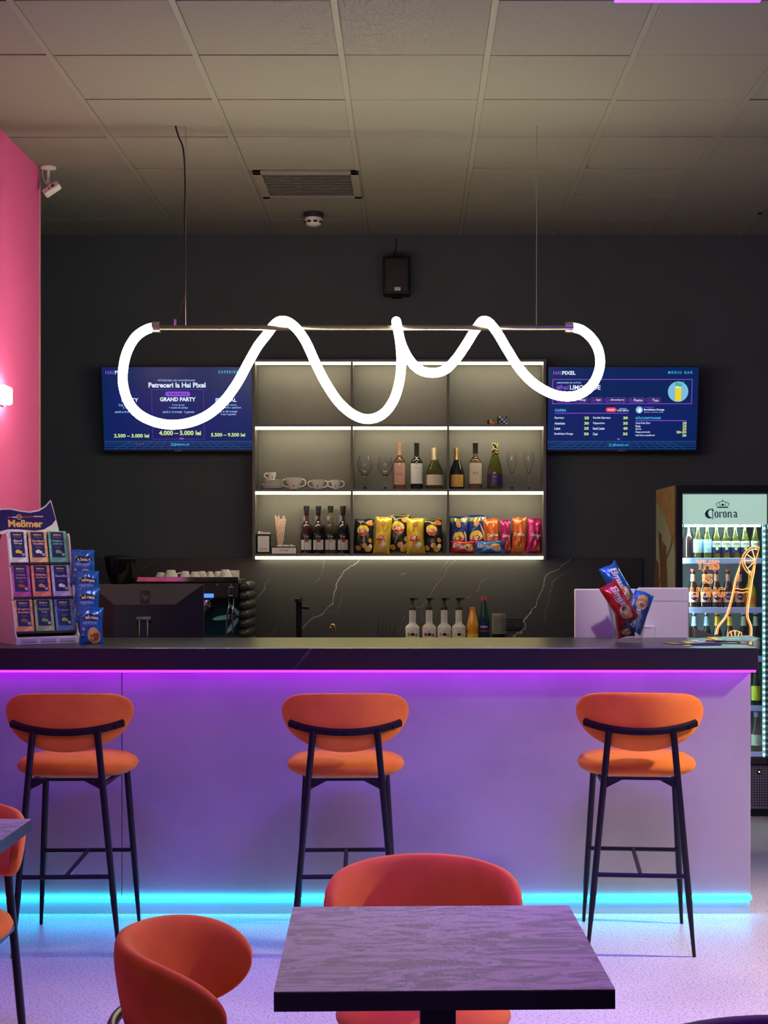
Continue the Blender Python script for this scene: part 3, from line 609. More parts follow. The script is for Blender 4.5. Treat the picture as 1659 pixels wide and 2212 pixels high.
for k in range(6):
    s_ = 1.0 if k < 3 else .92
    o = link('saucer', sau_me, None, (XSA+.002*(k % 2)+(.0 if k < 3 else .006), YI, TOP[2]+k*.0095)); o.scale = (s_, s_, 1)
    tag(o, ('white saucer, %s from the bottom of the stack under the small cup' % ['first', 'second', 'third', 'fourth', 'fifth', 'sixth'][k]), 'saucer', 'stacked saucers')
GC = 'cups on the middle board'
cup('espresso_cup', 'small white cup standing on the saucer stack', (XSA-.001, YI, TOP[2]+6*.0095+.002), .017, .027, .05, (-1,), .15, group=GC)
cup('coffee_cup', 'largest white two-handled cup beside the saucer stack', (PX(635, YI), YI, TOP[2]), .030, .052, .074, (-1, 1), 0, group=GC)
cup('coffee_cup', 'medium white two-handled cup between the large and the small one', (PX(687, YI), YI, TOP[2]), .026, .042, .062, (-1, 1), 0, group=GC)
cup('espresso_cup', 'small white two-handled cup at the right of the row', (PX(725.5, YI), YI, TOP[2]), .019, .031, .061, (-1, 1), 0, group=GC)
# puzzle cubes on the upper board
def puzzle(label, px, py, w, n, cols, rz):
    s_ = w/2; t = thing('puzzle_cube', label, 'toy', (PX(px, YI), YI, TOP[1]), rz, 'small cubes on the upper board')
    obj('core', MB().box(-s_, s_, -s_, s_, 0, w, .001), blackp, t); g = w/n; i = 0
    for face in range(2):
        for a in range(n):
            for c in range(n):
                u = -s_+g*(a+.5); v = g*(c+.5); m_ = cols[(a*7+c*3+face*2) % len(cols)]
                o = obj('sticker', MB().box(-g*.42, g*.42, -.0012, .0, -g*.42, g*.42), m_, t, (u, -s_, v) if face == 0 else (s_, u, v), (0, 0, 0 if face == 0 else PI/2))
puzzle('small red and yellow patterned cube on the upper shelf board', 1060, 910, .034, 3, [red, yel, pinkp, yel], .35)
puzzle('blue and white checked cube on the upper shelf board', 1085, 905, .056, 4, [mat('checker_blue', (.10, .16, .35), .4), wht, navy, grey], .12)
# napkin holder, straws, sachet box
t = thing('napkin_holder', 'black napkin holder with white card at the left end of the bottom board', 'holder', (PX(570, 9.34), 9.34, TOP[3]))
obj('case', MB().box(-.045, .045, -.025, .03, 0, .125, .004), blackp, t)
obj('napkins', MB().box(-.038, .038, -.018, .024, .12, .133, .002), wht, t)
obj('rim', MB().tube(spline([(-.042, .0, .125), (-.036, 0, .136), (0, 0, .138), (.036, 0, .136), (.044, 0, .12), (.046, 0, .0)]), .003, 6), chrome, t)
Print(flat, .0255).rect(-.036, .012, .036, .112, wht).text('SHOWTIME', 0, .030, red, w=.046, h=.008, bold=.02).text('·  ·  ·', 0, .020, grey, w=.03, h=.002).build('card', t)
t = thing('straw_bundle', 'bundle of pink striped paper straws standing behind the sachet box', 'straws', (PX(605, 9.40), 9.40, TOP[3]))
straw_m = mat('striped_straw', (.80, .62, .50), .6, noise=((.75, .35, .30), 90, .5, .56))
obj('cup', MB().lathe([(0, .002), (.014, .002), (.02, .06), (.0185, .06), (.013, .004), (0, .004)], 16, cap=False), glass, t)
for k in range(14):
    a = k*2.4; r0 = .009*math.sqrt((k+.5)/14); r1 = .036*math.sqrt((k+.5)/14); hh = .225+.02*math.sin(k*1.7)
    obj('straw', MB().tube([(r0*math.cos(a), r0*math.sin(a), .008), (r1*math.cos(a), r1*math.sin(a)*.5, hh)], .004, 7), straw_m, t)
t = thing('sachet_box', 'low black box with white card front beside the napkin holder', 'box', (PX(614, 9.325), 9.325, TOP[3]))
obj('tray', MB().box(-.079, .079, -.02, .03, 0, .004).box(-.079, .079, -.02, -.016, 0, .045).box(-.079, .079, .026, .03, 0, .045).box(-.079, -.075, -.02, .03, 0, .045).box(.075, .079, -.02, .03, 0, .045), blackp, t)
for k in range(3): obj('sachet', MB().box(-.018, .018, -.003, .003, 0, .05, .002), wht, t, (-.02+.03*k, .005, .006), (0, .25*k-.2, 0))
Print(flat, .0205).rect(-.077, .001, .077, .038, wht).text('SHOWTIME', 0, .021, red, w=.055, h=.009, bold=.02).build('card', t)

# ------------------------------------------------------------------ foil bags
def bag_fn(w, h, d, seed):
    r = random.Random(seed); ph = [r.uniform(0, 6.28) for _ in range(6)]
    def shape(x, z):
        u = max(-1, min(1, 2*x/w)); v = max(0, min(1, z/h))
        tv = max(0, 1-abs(2*v-1)**3.0)**.75; tu = max(0, 1-abs(u)**2.4)**.6
        wr = .14*math.sin(9*u+ph[0]+3*v)*math.sin(7*v+ph[1])+.09*math.sin(13*v+ph[2]-6*u)+.05*math.sin(17*u+ph[3]+9*v)
        edge = .35*abs(2*v-1)**2
        t = d/2*tv*tu*(1+wr*(1+edge*3))+.0012
        nar = 1-.07*tv+.02*math.sin(8*v+ph[4]); sway = .018*w*math.sin(5*v+ph[5])
        return x*nar+sway, t, z+.012*h*(v)*math.sin(5*u+ph[1])
    def front(x, z, l): X, t, Z = shape(x, z); return (X, -t-l, Z)
    def back(x, z, l): X, t, Z = shape(x, z); return (X, t+l, Z)
    return front, back
def bag(name, label, cat, loc, rot, w, h, d, m, seed, draw, group=None, nx=14, nz=16, seal=None):
    t = thing(name, label, cat, loc, rot, group)
    fr, bk = bag_fn(w, h, d, seed); rings = []
    for j in range(nz+1):
        z = h*j/nz
        ring = [fr(-w/2+w*i/nx, z, 0) for i in range(nx+1)]+[bk(w/2-w*i/nx, z, 0) for i in range(nx+1)]
        rings.append(ring)
    obj('wrapper', MB().loft(rings), m, t, smooth=35)
    sm = seal or m
    for z0, nm in ((-.0, 'bottom_seal'), (h*.955, 'top_seal')):
        sb = MB()
        for k in range(3):
            zz = z0+h*.045*k/3; sb.add([fr(-w/2+w*i/8, zz+e*h*.012, .0006) for e in (0, 1) for i in range(9)], [(i, i+1, 10+i, 9+i) for i in range(8)])
        obj(nm, sb, sm, t)
    pr = Print(fr, .0020, .0006); draw(pr, w, h); pr.build('printed_design', t)
    return t
def foil(name, c, c2=None): return mat(name, c, .28, .25, coat=.4)
f_blk = foil('black_foil', (.012, .012, .012)); f_yel = foil('yellow_foil', (.72, .50, .03)); f_blue = foil('blue_foil', (.015, .035, .22)); f_org = foil('orange_foil', (.70, .14, .025)); f_pnk = foil('magenta_foil', (.50, .015, .16)); f_red = foil('red_foil', (.55, .02, .025)); f_sky = foil('sky_blue_foil', (.02, .16, .58)); f_gold = foil('gold_green_foil', (.25, .22, .04))
chip = mat('chip_print', (.78, .42, .08), .5); chip2 = mat('chip_dark_print', (.55, .22, .04), .5)
def lays(p, x, y, r, rot=.12):
    p.ell(x, y, r, r*.92, yel, 3, 22).ell(x+.05*r, y-.28*r, r*.92, r*.52, red, 3, 20, rot=rot)
    p.text("Lay's", x+.03*r, y-.08*r, wht, w=r*1.75, h=r*.85, bold=.03, shear=.12, rot=rot)
def d_black(p, w, h):
    p.ell(.30*w, .86*h, .2*w, .07*h, org, rot=-.2)
    lays(p, -.06*w, .66*h, .30*w); p.text('paste de', -.1*w, .40*h, grey, w=.36*w, h=.03*h); p.text('ciuperci & smantana', 0, .345*h, grey, w=.6*w, h=.03*h)
    p.ell(.22*w, .13*h, .2*w, .085*h, chip, rot=.4).ell(.02*w, .22*h, .14*w, .07*h, tan, rot=.7).ell(-.32*w, .15*h, .11*w, .09*h, chip2, rot=1).ell(.32*w, .36*h, .1*w, .07*h, chip, rot=.5).ell(.34*w, .2*h, .1*w, .06*h, wht, rot=.2)
def d_yel(p, w, h):
    p.ell(.0, .80*h, .20*w, .08*h, chip2, rot=.3); lays(p, -.08*w, .46*h, .33*w)
    p.poly([(.16*w, .88*h), (.36*w, .5*h), (.26*w, .3*h), (.12*w, .42*h)], chip).ell(.0, .17*h, .3*w, .10*h, tan, rot=.2).ell(.18*w, .24*h, .16*w, .07*h, wht, rot=.6)
def d_blue(p, w, h):
    p.rect(-.46*w, .84*h, .46*w, .95*h, f_gold, 8, 1); p.ell(-.05*w, .78*h, .14*w, .09*h, chip2, rot=.2); lays(p, -.04*w, .42*h, .33*w)
    p.poly([(.1*w, .8*h), (.4*w, .5*h), (.44*w, .2*h), (.36*w, .2*h), (.3*w, .48*h)], tan); p.ell(.1*w, .14*h, .28*w, .07*h, chip, rot=.2)
def d_dor(p, w, h):
    p.poly([(-.46*w, .56*h), (.46*w, .60*h), (.46*w, .44*h), (-.46*w, .46*h)], blk); p.text('Doritos', .02*w, .52*h, wht, w=.72*w, h=.09*h, bold=.03)
    p.poly([(-.18*w, .12*h), (.24*w, .2*h), (-.02*w, .4*h)], chip); p.poly([(.05*w, .08*h), (.4*w, .1*h), (.26*w, .3*h)], chip2); p.text('NACHO', -.1*w, .08*h, yel, w=.3*w, h=.04*h)
def d_elm(p, w, h, fill=brown):     # horizontal roll pack
    p.text('Elmas', -.16*w, .60*h, wht, w=.48*w, h=.36*h, bold=.03, shear=.15, rot=-.05); p.text('croissant', -.12*w, .36*h, wht, w=.22*w, h=.09*h)
    p.ell(.24*w, .46*h, .19*w, .30*h, tan, rot=-.3).ell(.18*w, .45*h, .09*w, .2*h, wht, rot=-.3).ell(.17*w, .45*h, .06*w, .14*h, fill, rot=-.3).ell(.34*w, .55*h, .08*w, .17*h, chip, rot=.3)
SB = TOP[3]
GB = 'crisp bags on the bottom board'
def stand_bag(label, x0, x1, ytop, m, draw, seed, y=9.37, rz=0, ry=0, lean=.10, d=.055, seal=None, ybot=1197):
    w = (x1-x0)*y/F*1.02; h = (ybot-ytop)*y/F
    return bag('crisp_bag', label, 'crisp bag', (PX((x0+x1)/2, y), y, SB+.001), (-lean, ry, rz), w, h, d, m, seed, draw, GB, seal=seal)
stand_bag('black crisp bag at the left end of the middle compartment', 765, 808, 1122, f_blk, d_black, 1, 9.36, .1)
stand_bag('yellow crisp bag leaning between two black ones, nearer the syrup bottles', 806, 842, 1118, f_yel, d_yel, 2, 9.345, -.12, .06)
stand_bag('black crisp bag in the middle between the two yellow bags', 838, 886, 1112, f_blk, d_black, 3, 9.395, .0, .02, seal=f_gold)
stand_bag('yellow crisp bag right of the middle black one', 879, 918, 1120, f_yel, d_yel, 4, 9.35, .08, -.02)
stand_bag('black crisp bag at the right end of the middle compartment', 915, 957, 1121, f_blk, d_black, 5, 9.385, -.1, -.03, seal=f_gold)
stand_bag('blue crisp bag at the left end of the right compartment', 971, 1012, 1117, f_blue, d_blue, 6, 9.40, .05)
stand_bag('blue crisp bag beside the orange tortilla chip bag', 1009, 1054, 1114, f_blue, d_blue, 7, 9.41, -.05)
stand_bag('orange tortilla chip bag beside the blue crisp bags', 1050, 1084, 1121, f_org, d_dor, 8, 9.39, .1, -.08)
stand_bag('magenta tortilla chip bag between the two orange ones', 1082, 1106, 1124, f_pnk, d_dor, 9, 9.385, .15, -.03)
stand_bag('orange tortilla chip bag between the two magenta ones', 1104, 1136, 1118, f_org, d_dor, 10, 9.38, -.1, .03)
stand_bag('magenta tortilla chip bag at the right end of the bottom board', 1136, 1170, 1121, f_pnk, d_dor, 11, 9.385, .2, .06)
bag('croissant_pack', 'red croissant pack lying before the blue crisp bags', 'snack pack', (PX(1000, 9.315), 9.315, SB+.002), (-.15, .02, .05), 56*9.315/F, 27*9.315/F, .04, f_red, 12, d_elm, 'croissant packs on the shelf')
bag('croissant_pack', 'blue croissant pack lying before the tortilla chip bags', 'snack pack', (PX(1057, 9.315), 9.315, SB+.002), (-.15, -.02, -.05), 64*9.315/F, 27*9.315/F, .04, f_sky, 13, lambda p, w, h: d_elm(p, w, h, chip2), 'croissant packs on the shelf')

# ------------------------------------------------------------------ tea rack on the countertop
TH = math.radians(33); LN = math.radians(15)
RK = Vector((PX(92, 6.36), 6.36, ZT))
t = thing('tea_rack', 'cardboard tea display rack with navy wave header at the left end of the bar', 'display rack', RK, TH)
card = mat('rack_card', (.62, .56, .60), .6); cardd = mat('rack_dark_card', (.015, .012, .03), .5)
W = .275; HR = .475; sl = (math.sin(LN), math.cos(LN))
def pl(v, off=0): return (v*sl[0]-off*sl[1], v*sl[1]+off*sl[0])     # (y, z) of a point v up the slope, off towards the viewer
for s_ in (-1, 1):
    a = pl(.02, .075); b_ = pl(HR+.005, .075)
    pts_ = [(.16, .0), (-.075, .0), (-.075, .03)]
    for k in range(3):
        y0, z0 = pl(.03+k*.15, .07); y1, z1 = pl(.03+k*.15+.13, .07); pts_ += [(y0, z0), (y1, z1), (y1+.012, z1+.012)]
    y0, z0 = pl(HR+.01, .0); pts_ += [(y0, z0), (.16, z0*.9)]
    obj('side_panel', MB().prism(pts_, s_*W/2-.003, s_*W/2+.003, axis='X'), card, t)
obj('back_panel', MB().box(-W/2, W/2, .0, .006, 0, HR+.02), cardd, t, (0, .05, .02), (-LN, 0, 0))
obj('base', MB().box(-W/2, W/2, -.075, .15, 0, .03, .002), card, t)
for k in range(3):
    y0, z0 = pl(.035+k*.152, 0)
    obj('shelf', MB().box(-W/2+.004, W/2-.004, -.06, .05, -.004, 0), cardd, t, (0, y0, z0), (-LN, 0, 0))
    obj('lip', MB().box(-W/2+.004, W/2-.004, -.062, -.058, -.004, .005), cardd, t, (0, y0, z0), (-LN, 0, 0))
    for s_ in (-1, 1): obj('divider', MB().box(s_*.0445-.0012, s_*.0445+.0012, -.055, .045, 0, .13), cardd, t, (0, y0, z0), (-LN, 0, 0))
for k in range(3): obj('base_cutout', MB().box(-.035, .035, -.079, -.0752, .008, .024, .002), mat('lilac_card', (.42, .33, .6), .6), t, (-.085+.085*k, 0, 0))
# header: waving flag of card
wave = [(-.205, .065), (-.17, .098), (-.13, .116), (-.09, .117), (-.045, .108), (-.005, .104), (.035, .112), (.07, .133), (.095, .160), (.100, .150), (.118, .04), (.125, .0), (-.215, .0)]
y0, z0 = pl(HR+.012, .0)
hd = obj('header_card', MB().prism([(x-.002, z) for x, z in wave], 0, .004), mat('header_white', (.78, .74, .76), .5), t, (0, y0, z0), (-LN, 0, 0))
pr = Print(flat, .0006).poly([(-.203, .062), (-.17, .093), (-.13, .110), (-.09, .111), (-.045, .102), (-.005, .098), (.035, .106), (.07, .127), (.093, .152), (.109, .068), (.09, .045), (.05, .022), (.01, .016), (-.06, .022), (-.11, .022), (-.16, .008), (-.203, .004)], mat('header_navy', (.012, .008, .10), .4))
pr.poly([(-.108, .078), (.052, .084), (.052, .079), (-.108, .074)], red).rect(-.085, .075, -.068, .079, wht).rect(.01, .080, .052, .0835, wht).ell(-.056, .078, .012, .012, gold).ell(-.056, .078, .009, .009, navy).text('m', -.056, .078, gold, h=.008)
pr.text('Meßmer', -.030, .048, gold, w=.155, h=.034, bold=.035); pr.build('header_print', hd)
boxes = [[('English Breakfast', (.62, .28, .14), 'orange', brown), ('Grüner Tee', (.25, .36, .14), 'olive green', grn), ('Kräuter', (.07, .14, .38), 'deep blue', grn)],
         [('Wald- beere', (.42, .05, .30), 'magenta', red), ('Milde Aprikose', (.75, .22, .13), 'coral', org), ('Kamille', (.42, .38, .68), 'lavender', wht)],
         [('Earl Grey', (.66, .64, .70), 'white', yel), ('Rooibos Vanille', (.66, .40, .18), 'golden', wht), ('Pfeffer- minze', (.12, .42, .27), 'mint green', grn)]]
Rm = Matrix.Translation(RK) @ Matrix.Rotation(TH, 4, 'Z')
for r_ in range(3):
    for c in range(3):
        nm, col, cn, pic = boxes[r_][c]
        y0, z0 = pl(.036+r_*.152, 0); q_ = Rm @ Vector((-.089+.089*c, y0, z0))
        b0 = thing('tea_box', '%s tea box at the %s of the %s row of the rack' % (cn, ['left', 'middle', 'right'][c], ['bottom', 'middle', 'top'][r_]), 'tea box', q_, (-LN, 0, TH), 'tea boxes in the rack')
        cm = mat('tea_'+cn, col, .5, noise=(tuple(min(1, x*1.5+.03) for x in col), 35, .45, .62))
        obj('carton', MB().box(-.041, .041, -.054, .03, .001, .147, .0015, seg=1), cm, b0)
        p = Print(lambda x, y, l: (x, -.054-l, y), .0006).rect(-.030, .028, .028, .142, navy)
        p.text('Meßmer', 0, .130, gold, w=.036, h=.008, bold=.03).text('ProfiLine', 0, .119, grey, w=.034, h=.006, shear=.3)
        lab_m = mat('tea_txt_'+cn, tuple(min(1, x*1.25+.05) for x in col), .5)
        parts = nm.split(' ')
        for k, s_ in enumerate(parts): p.text(s_, 0, .102-.0125*k+(0 if len(parts) > 1 else -.006), lab_m, w=min(.05, .009*len(s_)), h=.0095, bold=.03)
        p.text('aromatisch', 0, .076, grey, w=.03, h=.004).text('25 Beutel', 0, .070, grey, w=.024, h=.003)
        p.ell(-.004, .054, .011, .008, pic, rot=.3).ell(.008, .050, .007, .006, pic, rot=.8).ell(.019, .040, .006, .006, wht).ell(.019, .040, .003, .003, navy)
        p.build('label_print', b0)

# ------------------------------------------------------------------ nut bag strip beside the rack
YN = 6.40
t = thing('hanging_strip', 'dark strip stand carrying the peanut bags beside the tea rack', 'stand', (PX(196, 6.45), 6.45, ZT))
obj('foot', MB().box(-.035, .035, -.03, .03, 0, .006, .002), blackp, t)
obj('spine', MB().box(-.012, .012, .0, .006, 0, .40, .002), blackp, t, (0, 0, 0), (0, -.09, 0))
for k in range(4): obj('hook', MB().tube([(-.028+.011*k, .0, .36-.085*k), (-.028+.011*k, -.04, .36-.085*k)], .003, 6), blackm, t)
def d_nut(p, w, h):
    p.ell(.06*w, .73*h, .36*w, .085*h, blk, rings=3).text('elmas', .08*w, .73*h, wht, w=.56*w, h=.105*h, bold=.03).ell(-.26*w, .775*h, .07*w, .03*h, grn, rot=.5)
    p.text('ARAHIDE', .0, .575*h, mat('pale_blue_print', (.45, .6, .9), .5), w=.62*w, h=.06*h, bold=.03).text('prăjite și sărate', .0, .52*h, wht, w=.42*w, h=.022*h)
    p.ell(.16*w, .22*h, .27*w, .23*h, tan, 3).ell(.2*w, .2*h, .2*w, .12*h, brown, 3, rot=.5).ell(.1*w, .3*h, .1*w, .05*h, chip, rot=.9).ell(.25*w, .34*h, .09*w, .05*h, chip, rot=-.5).ell(.08*w, .14*h, .09*w, .06*h, chip, rot=.2).ell(-.26*w, .4*h, .07*w, .035*h, chip, rot=-.6).ell(-.3*w, .24*h, .06*w, .035*h, chip2, rot=.5)
for k, (cx, yt, yb, dep, pos) in enumerate(((196.5, 1315, 1392, 6.30, 'standing on the countertop, lowest of the four'), (187, 1269, 1346, 6.345, 'second from the bottom of the four'), (185, 1233, 1307, 6.385, 'third from the bottom of the four'), (176.5, 1188, 1262, 6.425, 'topmost of the four'))):
    z = ZT+.002 if k == 0 else PZ(yb, dep)
    bag('peanut_bag', 'blue peanut bag beside the tea rack, '+pos, 'peanut bag', (PX(cx, dep), dep, z), (-.05, .03 if k else .0, .02*k), .106, (yb-yt)*dep/F, .036, f_sky, 30+k, d_nut, 'blue peanut bags')

# ------------------------------------------------------------------ black monitor seen from behind
YM = 6.93
t = thing('monitor', 'black computer monitor seen from behind on the left of the bar', 'monitor', (PX(317, YM), YM, ZW))
K = YM/F; zt = PZ(1262, YM)-ZW; zb = zt-.345
R0 = [(-.268, zb), (.268, zb), (.268, zt), (-.268, zt)]; R1 = [(-.142, zb+.06), (.142, zb+.06), (.142, PZ(1305, YM)-ZW), (-.142, PZ(1305, YM)-ZW)]
mon_m = mat('monitor_black', (.020, .020, .026), .42)
obj('rear_shell', MB().loft([[(x, .012, z) for x, z in R0], [(x, -.004, z) for x, z in R0], [(x, -.058, z) for x, z in R1]]), mon_m, t)
obj('screen', MB().box(-.262, .262, .012, .016, zb+.006, zt-.006), blackp, t)
obj('carry_slot', MB().box(-.05, .05, -.0055, -.002, zt-.022, zt-.002, .001, seg=1), blk, t)
Print(lambda x, y, l, zt=zt: (x, -.004-l-(zt-y)*.576, y), .002).rect(-.021, zt-.087, .021, zt-.03, mat('logo_square', (.012, .012, .016), .25)).text('hp', 0, zt-.06, mat('logo_grey', (.10, .10, .12), .3), w=.028, h=.034, shear=.25).build('logo', t)
obj('neck', MB().box(-.016, .016, -.075, -.060, .01, PZ(1335, YM)-ZW, .002), mat('stand_navy', (.02, .02, .06), .4), t)
obj('neck_loop', MB().tube([(-.019, -.078, .01), (-.019, -.078, PZ(1338, YM)-ZW), (.019, -.078, PZ(1338, YM)-ZW), (.019, -.078, .01)], .004, 6), steel, t)
obj('hinge', MB().box(-.034, .034, -.085, -.058, PZ(1338, YM)-ZW, PZ(1331, YM)-ZW, .002), steel, t)
obj('foot', MB().box(-.11, .11, -.13, .08, 0, .012, .004), mon_m, t)
# ------------------------------------------------------------------ white all-in-one computer
t = thing('computer', 'white all-in-one computer seen from behind at the right of the bar', 'computer', (PX(1364, YM), YM, ZW), math.radians(-1.5))
zt = PZ(1272, YM)-ZW; pcw = mat('pc_white', (.66, .62, .66), .5)
obj('case', MB().box(-.268, .268, -.012, .018, .035, zt, .008, seg=3), pcw, t, smooth=40)
obj('top_bulge', MB().box(.03, .268, -.016, .018, zt-.06, zt+.006, .006), pcw, t)
obj('stand', MB().box(.0, .105, -.05, -.013, .0, PZ(1350, YM)-ZW, .005), pcw, t)
obj('stand_slot', MB().box(.035, .085, -.0515, -.049, PZ(1356, YM)-ZW, PZ(1354, YM)-ZW), grey, t)
obj('foot', MB().box(-.09, .12, -.12, .08, 0, .01, .003), pcw, t)
o = obj('side_tray', MB().prism([(0, 0), (.16, 0), (.16, .018), (0, .075)], -.09, .09), mat('tray_grey', (.10, .09, .09), .5), None, (PX(1487, 6.9)+.016, 6.90, .0), (0, 0, 0))
o.location.z = PZ(1377, 6.9)-.028; tag(o, 'slanted dark grey tray beside the white computer', 'tray')
obj('tray_post', MB().box(.03, .11, -.05, .05, ZW-o.location.z, .0), blackp, o)

# ------------------------------------------------------------------ glass of croissant packs on the countertop
YG = 6.45; XG = PX(1357, YG)
gh = .208; r0, r1 = .060, .100
o = obj('glass_tumbler', MB().lathe([(0, 0), (r0-.004, 0), (r0, .004), (r0+.003, .022), (r1, gh), (r1-.003, gh), (r0-.001, .026), (0, .022)], 36, cap=False), thin_glass('tumbler_glass', (.90, .92, .93), 1.75), None, (XG, YG, ZT+.0005), smooth=50)
tag(o, 'large tapered clear glass holding croissant packs on the bar', 'glass')
def pack(label, dx, dy, dz, rot, m, seed, w=.20, h=.085, fill=brown):
    # roll pack standing on end: its long side runs up
    t = thing('croissant_pack', label, 'snack pack', (XG+dx, YG+dy, ZT+dz), rot, 'croissant packs in the glass')
    fr, bk = bag_fn(w, h, .05, seed); rings = []
    for j in range(13):
        z = h*j/12; rings.append([fr(-w/2+w*i/14, z, 0) for i in range(15)]+[bk(w/2-w*i/14, z, 0) for i in range(15)])
    obj('wrapper', MB().loft(rings), m, t, (0, 0, -h/2), smooth=35)
    pr = Print(fr, .0026, .0006); d_elm(pr, w, h, fill); pr.build('printed_design', t, (0, 0, -h/2))
pack('red croissant pack leaning in front in the glass', PX(1337, 6.40)-XG, -.045, PZ(1301, 6.40)-ZT, (-.1, math.radians(57), .1), f_red, 41)
pack('blue croissant pack rising at the back of the glass', PX(1334, 6.48)-XG, .040, PZ(1262, 6.48)-ZT, (-.1, math.radians(60), .15), f_sky, 42, fill=chip2)
pack('blue croissant pack standing upside down at the right in the glass', PX(1379, 6.44)-XG, .0, PZ(1322, 6.44)-ZT, (.05, math.radians(-71), -.15), f_sky, 43, w=.19, fill=chip2)
pack('dark red croissant pack low in the glass behind the others', -.012, .03, .085, (0, math.radians(84), .3), f_red, 44, w=.14)
# ------------------------------------------------------------------ leaflets on the countertop
flm = [mat('leaflet_black', (.02, .02, .03), .35), mat('leaflet_violet', (.08, .05, .18), .35), mat('leaflet_grey', (.25, .22, .25), .35)]
LX = PX(1535, 6.4)
spots = ((-.10, -.03, .35, 0, 'lowest leaflet of the fan, its left tip edged yellow'), (-.02, -.01, .12, 1, 'violet leaflet second from the bottom of the fan'), (.02, .02, -.15, 0, 'black leaflet in the middle of the fan'), (.08, .0, -.4, 2, 'grey leaflet near the top of the fan'), (.10, .04, .25, 0, 'topmost leaflet of the fan near the corner of the bar'))
for k, (dx, dy, rz, mi, lb) in enumerate(spots):
    t = thing('leaflet', lb, 'leaflet', (LX+dx, 6.36+dy, ZT+.0012+.0042*k), (math.radians(1.2*k), math.radians(-1.5*(k % 3)), rz), 'leaflets fanned on the bar')
    obj('sheet', MB().box(-.105, .105, -.05, .05, 0, .0012), flm[mi], t)
    Print(lambda x, y, l: (x, y, .0012+l), .0003).rect(-.105, -.05, -.075, .05, yel).rect(-.05, -.03, .02, -.018, wht).rect(.04, -.04, .09, .03, flm[1]).build('printed_design', t)
o = obj('yellow_tag', MB().box(-.015, .015, -.006, .006, 0, .004, .001, seg=1), mat('lime_tag', (.75, .7, .05), .5), None, (PX(1485, 6.12), 6.12, ZT+.0005)); tag(o, 'tiny yellow tag lying in front of the leaflets', 'tag')
o = obj('violet_pen', MB().lathe([(0, 0), (.002, .004), (.0045, .014), (.0045, .13), (.003, .138), (0, .138)], 10), mat('pen_violet', (.12, .06, .25), .35), None, (PX(1500, 6.17)-.02, 6.175, ZT+.005), (0, PI/2, math.radians(4)), smooth=40); tag(o, 'violet pen lying in front of the leaflets', 'pen')

# ------------------------------------------------------------------ coffee machine, grinder, cups
YC = 8.98
cx0, cx1 = PX(281, YC), PX(516, YC); cxm = (cx0+cx1)/2; hwm = (cx1-cx0)/2
t = thing('coffee_machine', 'black and steel espresso machine on the back counter behind the monitor', 'coffee machine', (cxm, YC, ZB))
zt = PZ(1252, YC)-ZB
obj('body', MB().box(-hwm+.01, hwm-.01, .10, .44, .06, zt-.03, .006), darkp, t)
obj('head', MB().box(-hwm, hwm, -.02, .44, zt-.115, zt-.012, .008), blackp, t)
obj('top_tray', MB().box(-hwm, hwm, -.03, .45, zt-.011, zt+.002, .002), steel, t)
obj('tray_rail', MB().box(-hwm, hwm, -.034, -.030, zt-.012, zt+.016, .001, seg=1), chrome, t)
obj('steel_backsplash', MB().box(-hwm+.012, hwm-.004, .094, .099, .07, zt-.116), mat('teal_steel', (.05, .16, .20), .15, .85), t)
Print(lambda x, y, l: (x, .094-l, y), .0008).ell(hwm-.10, .19, .075, .014, mat('butterfly_teal', (.25, .7, .75), .3, .3), rot=.15).ell(hwm-.05, .14, .06, .014, MATS['butterfly_teal'], rot=.9).ell(hwm-.05, .19, .022, .022, darkp).ell(hwm-.03, .23, .06, .012, MATS['butterfly_teal'], rot=-.8).build('backsplash_reflection', t)  # cyan butterfly reflection, painted on the steel as teal ellipses
obj('drip_tray', MB().box(-hwm, hwm, -.06, .10, .02, .062, .004), mat('copper_tray', (.30, .12, .07), .35, .6), t)
obj('drip_grate', MB().box(-hwm+.02, hwm-.02, -.05, .09, .0625, .068, .001, seg=1), steel, t)
for k in range(4): obj('foot', MB().lathe([(.02, 0), (.018, .02)], 12), blackp, t, ((-1 if k % 2 else 1)*(hwm-.06), .0 if k < 2 else .38, 0))
dsp = obj('display', MB().box(-.035, .035, -.023, -.018, zt-.062, zt-.022, .002), blackp, t, (PX(396, YC)-cxm, 0, 0))
obj('display_glow', MB().box(-.030, .030, -.0245, -.023, zt-.055, zt-.036), em('display_blue', (.10, .12, 1.0), 2.5), dsp)
for px in (290, 305, 318, 398, 470, 500): obj('button', MB().lathe([(.0, .004), (.006, .004), (.007, 0)], 12), steel, t, (PX(px, YC)-cxm, -.02, zt-.03), (PI/2, 0, 0))
for px in (330, 445):
    g = obj('group_head', MB().lathe([(.038, -.055), (.040, -.04), (.034, -.01), (.045, 0)], 20), chrome, t, (PX(px, YC)-cxm, .03, zt-.115), smooth=40)
    obj('portafilter', MB().lathe([(.0, -.085), (.026, -.082), (.034, -.058), (.034, -.052)], 18).tube([(0, -.03, -.068), (0, -.15, -.078)], [.011, .014], 10), blackp, g, smooth=40)
k_ = obj('lever', MB().box(-.016, .016, -.05, -.02, zt-.10, zt-.04, .006), chrome, t, (PX(501, YC)-cxm, 0, 0)); obj('lever_inset', MB().box(-.008, .008, -.053, -.049, zt-.09, zt-.05, .003), blackp, k_)
obj('blue_indicator', MB().box(-.03, .03, -.023, -.019, zt-.110, zt-.085, .002), em('indicator_blue', (.08, .25, 1.0), 1.2), t, (PX(452, YC)-cxm, 0, 0))
obj('steam_wand', MB().tube(spline([(hwm-.06, -.01, zt-.11), (hwm-.055, -.05, zt-.16), (hwm-.065, -.055, .2), (hwm-.07, -.05, .09)]), .0055, 8), chrome, t, smooth=50)
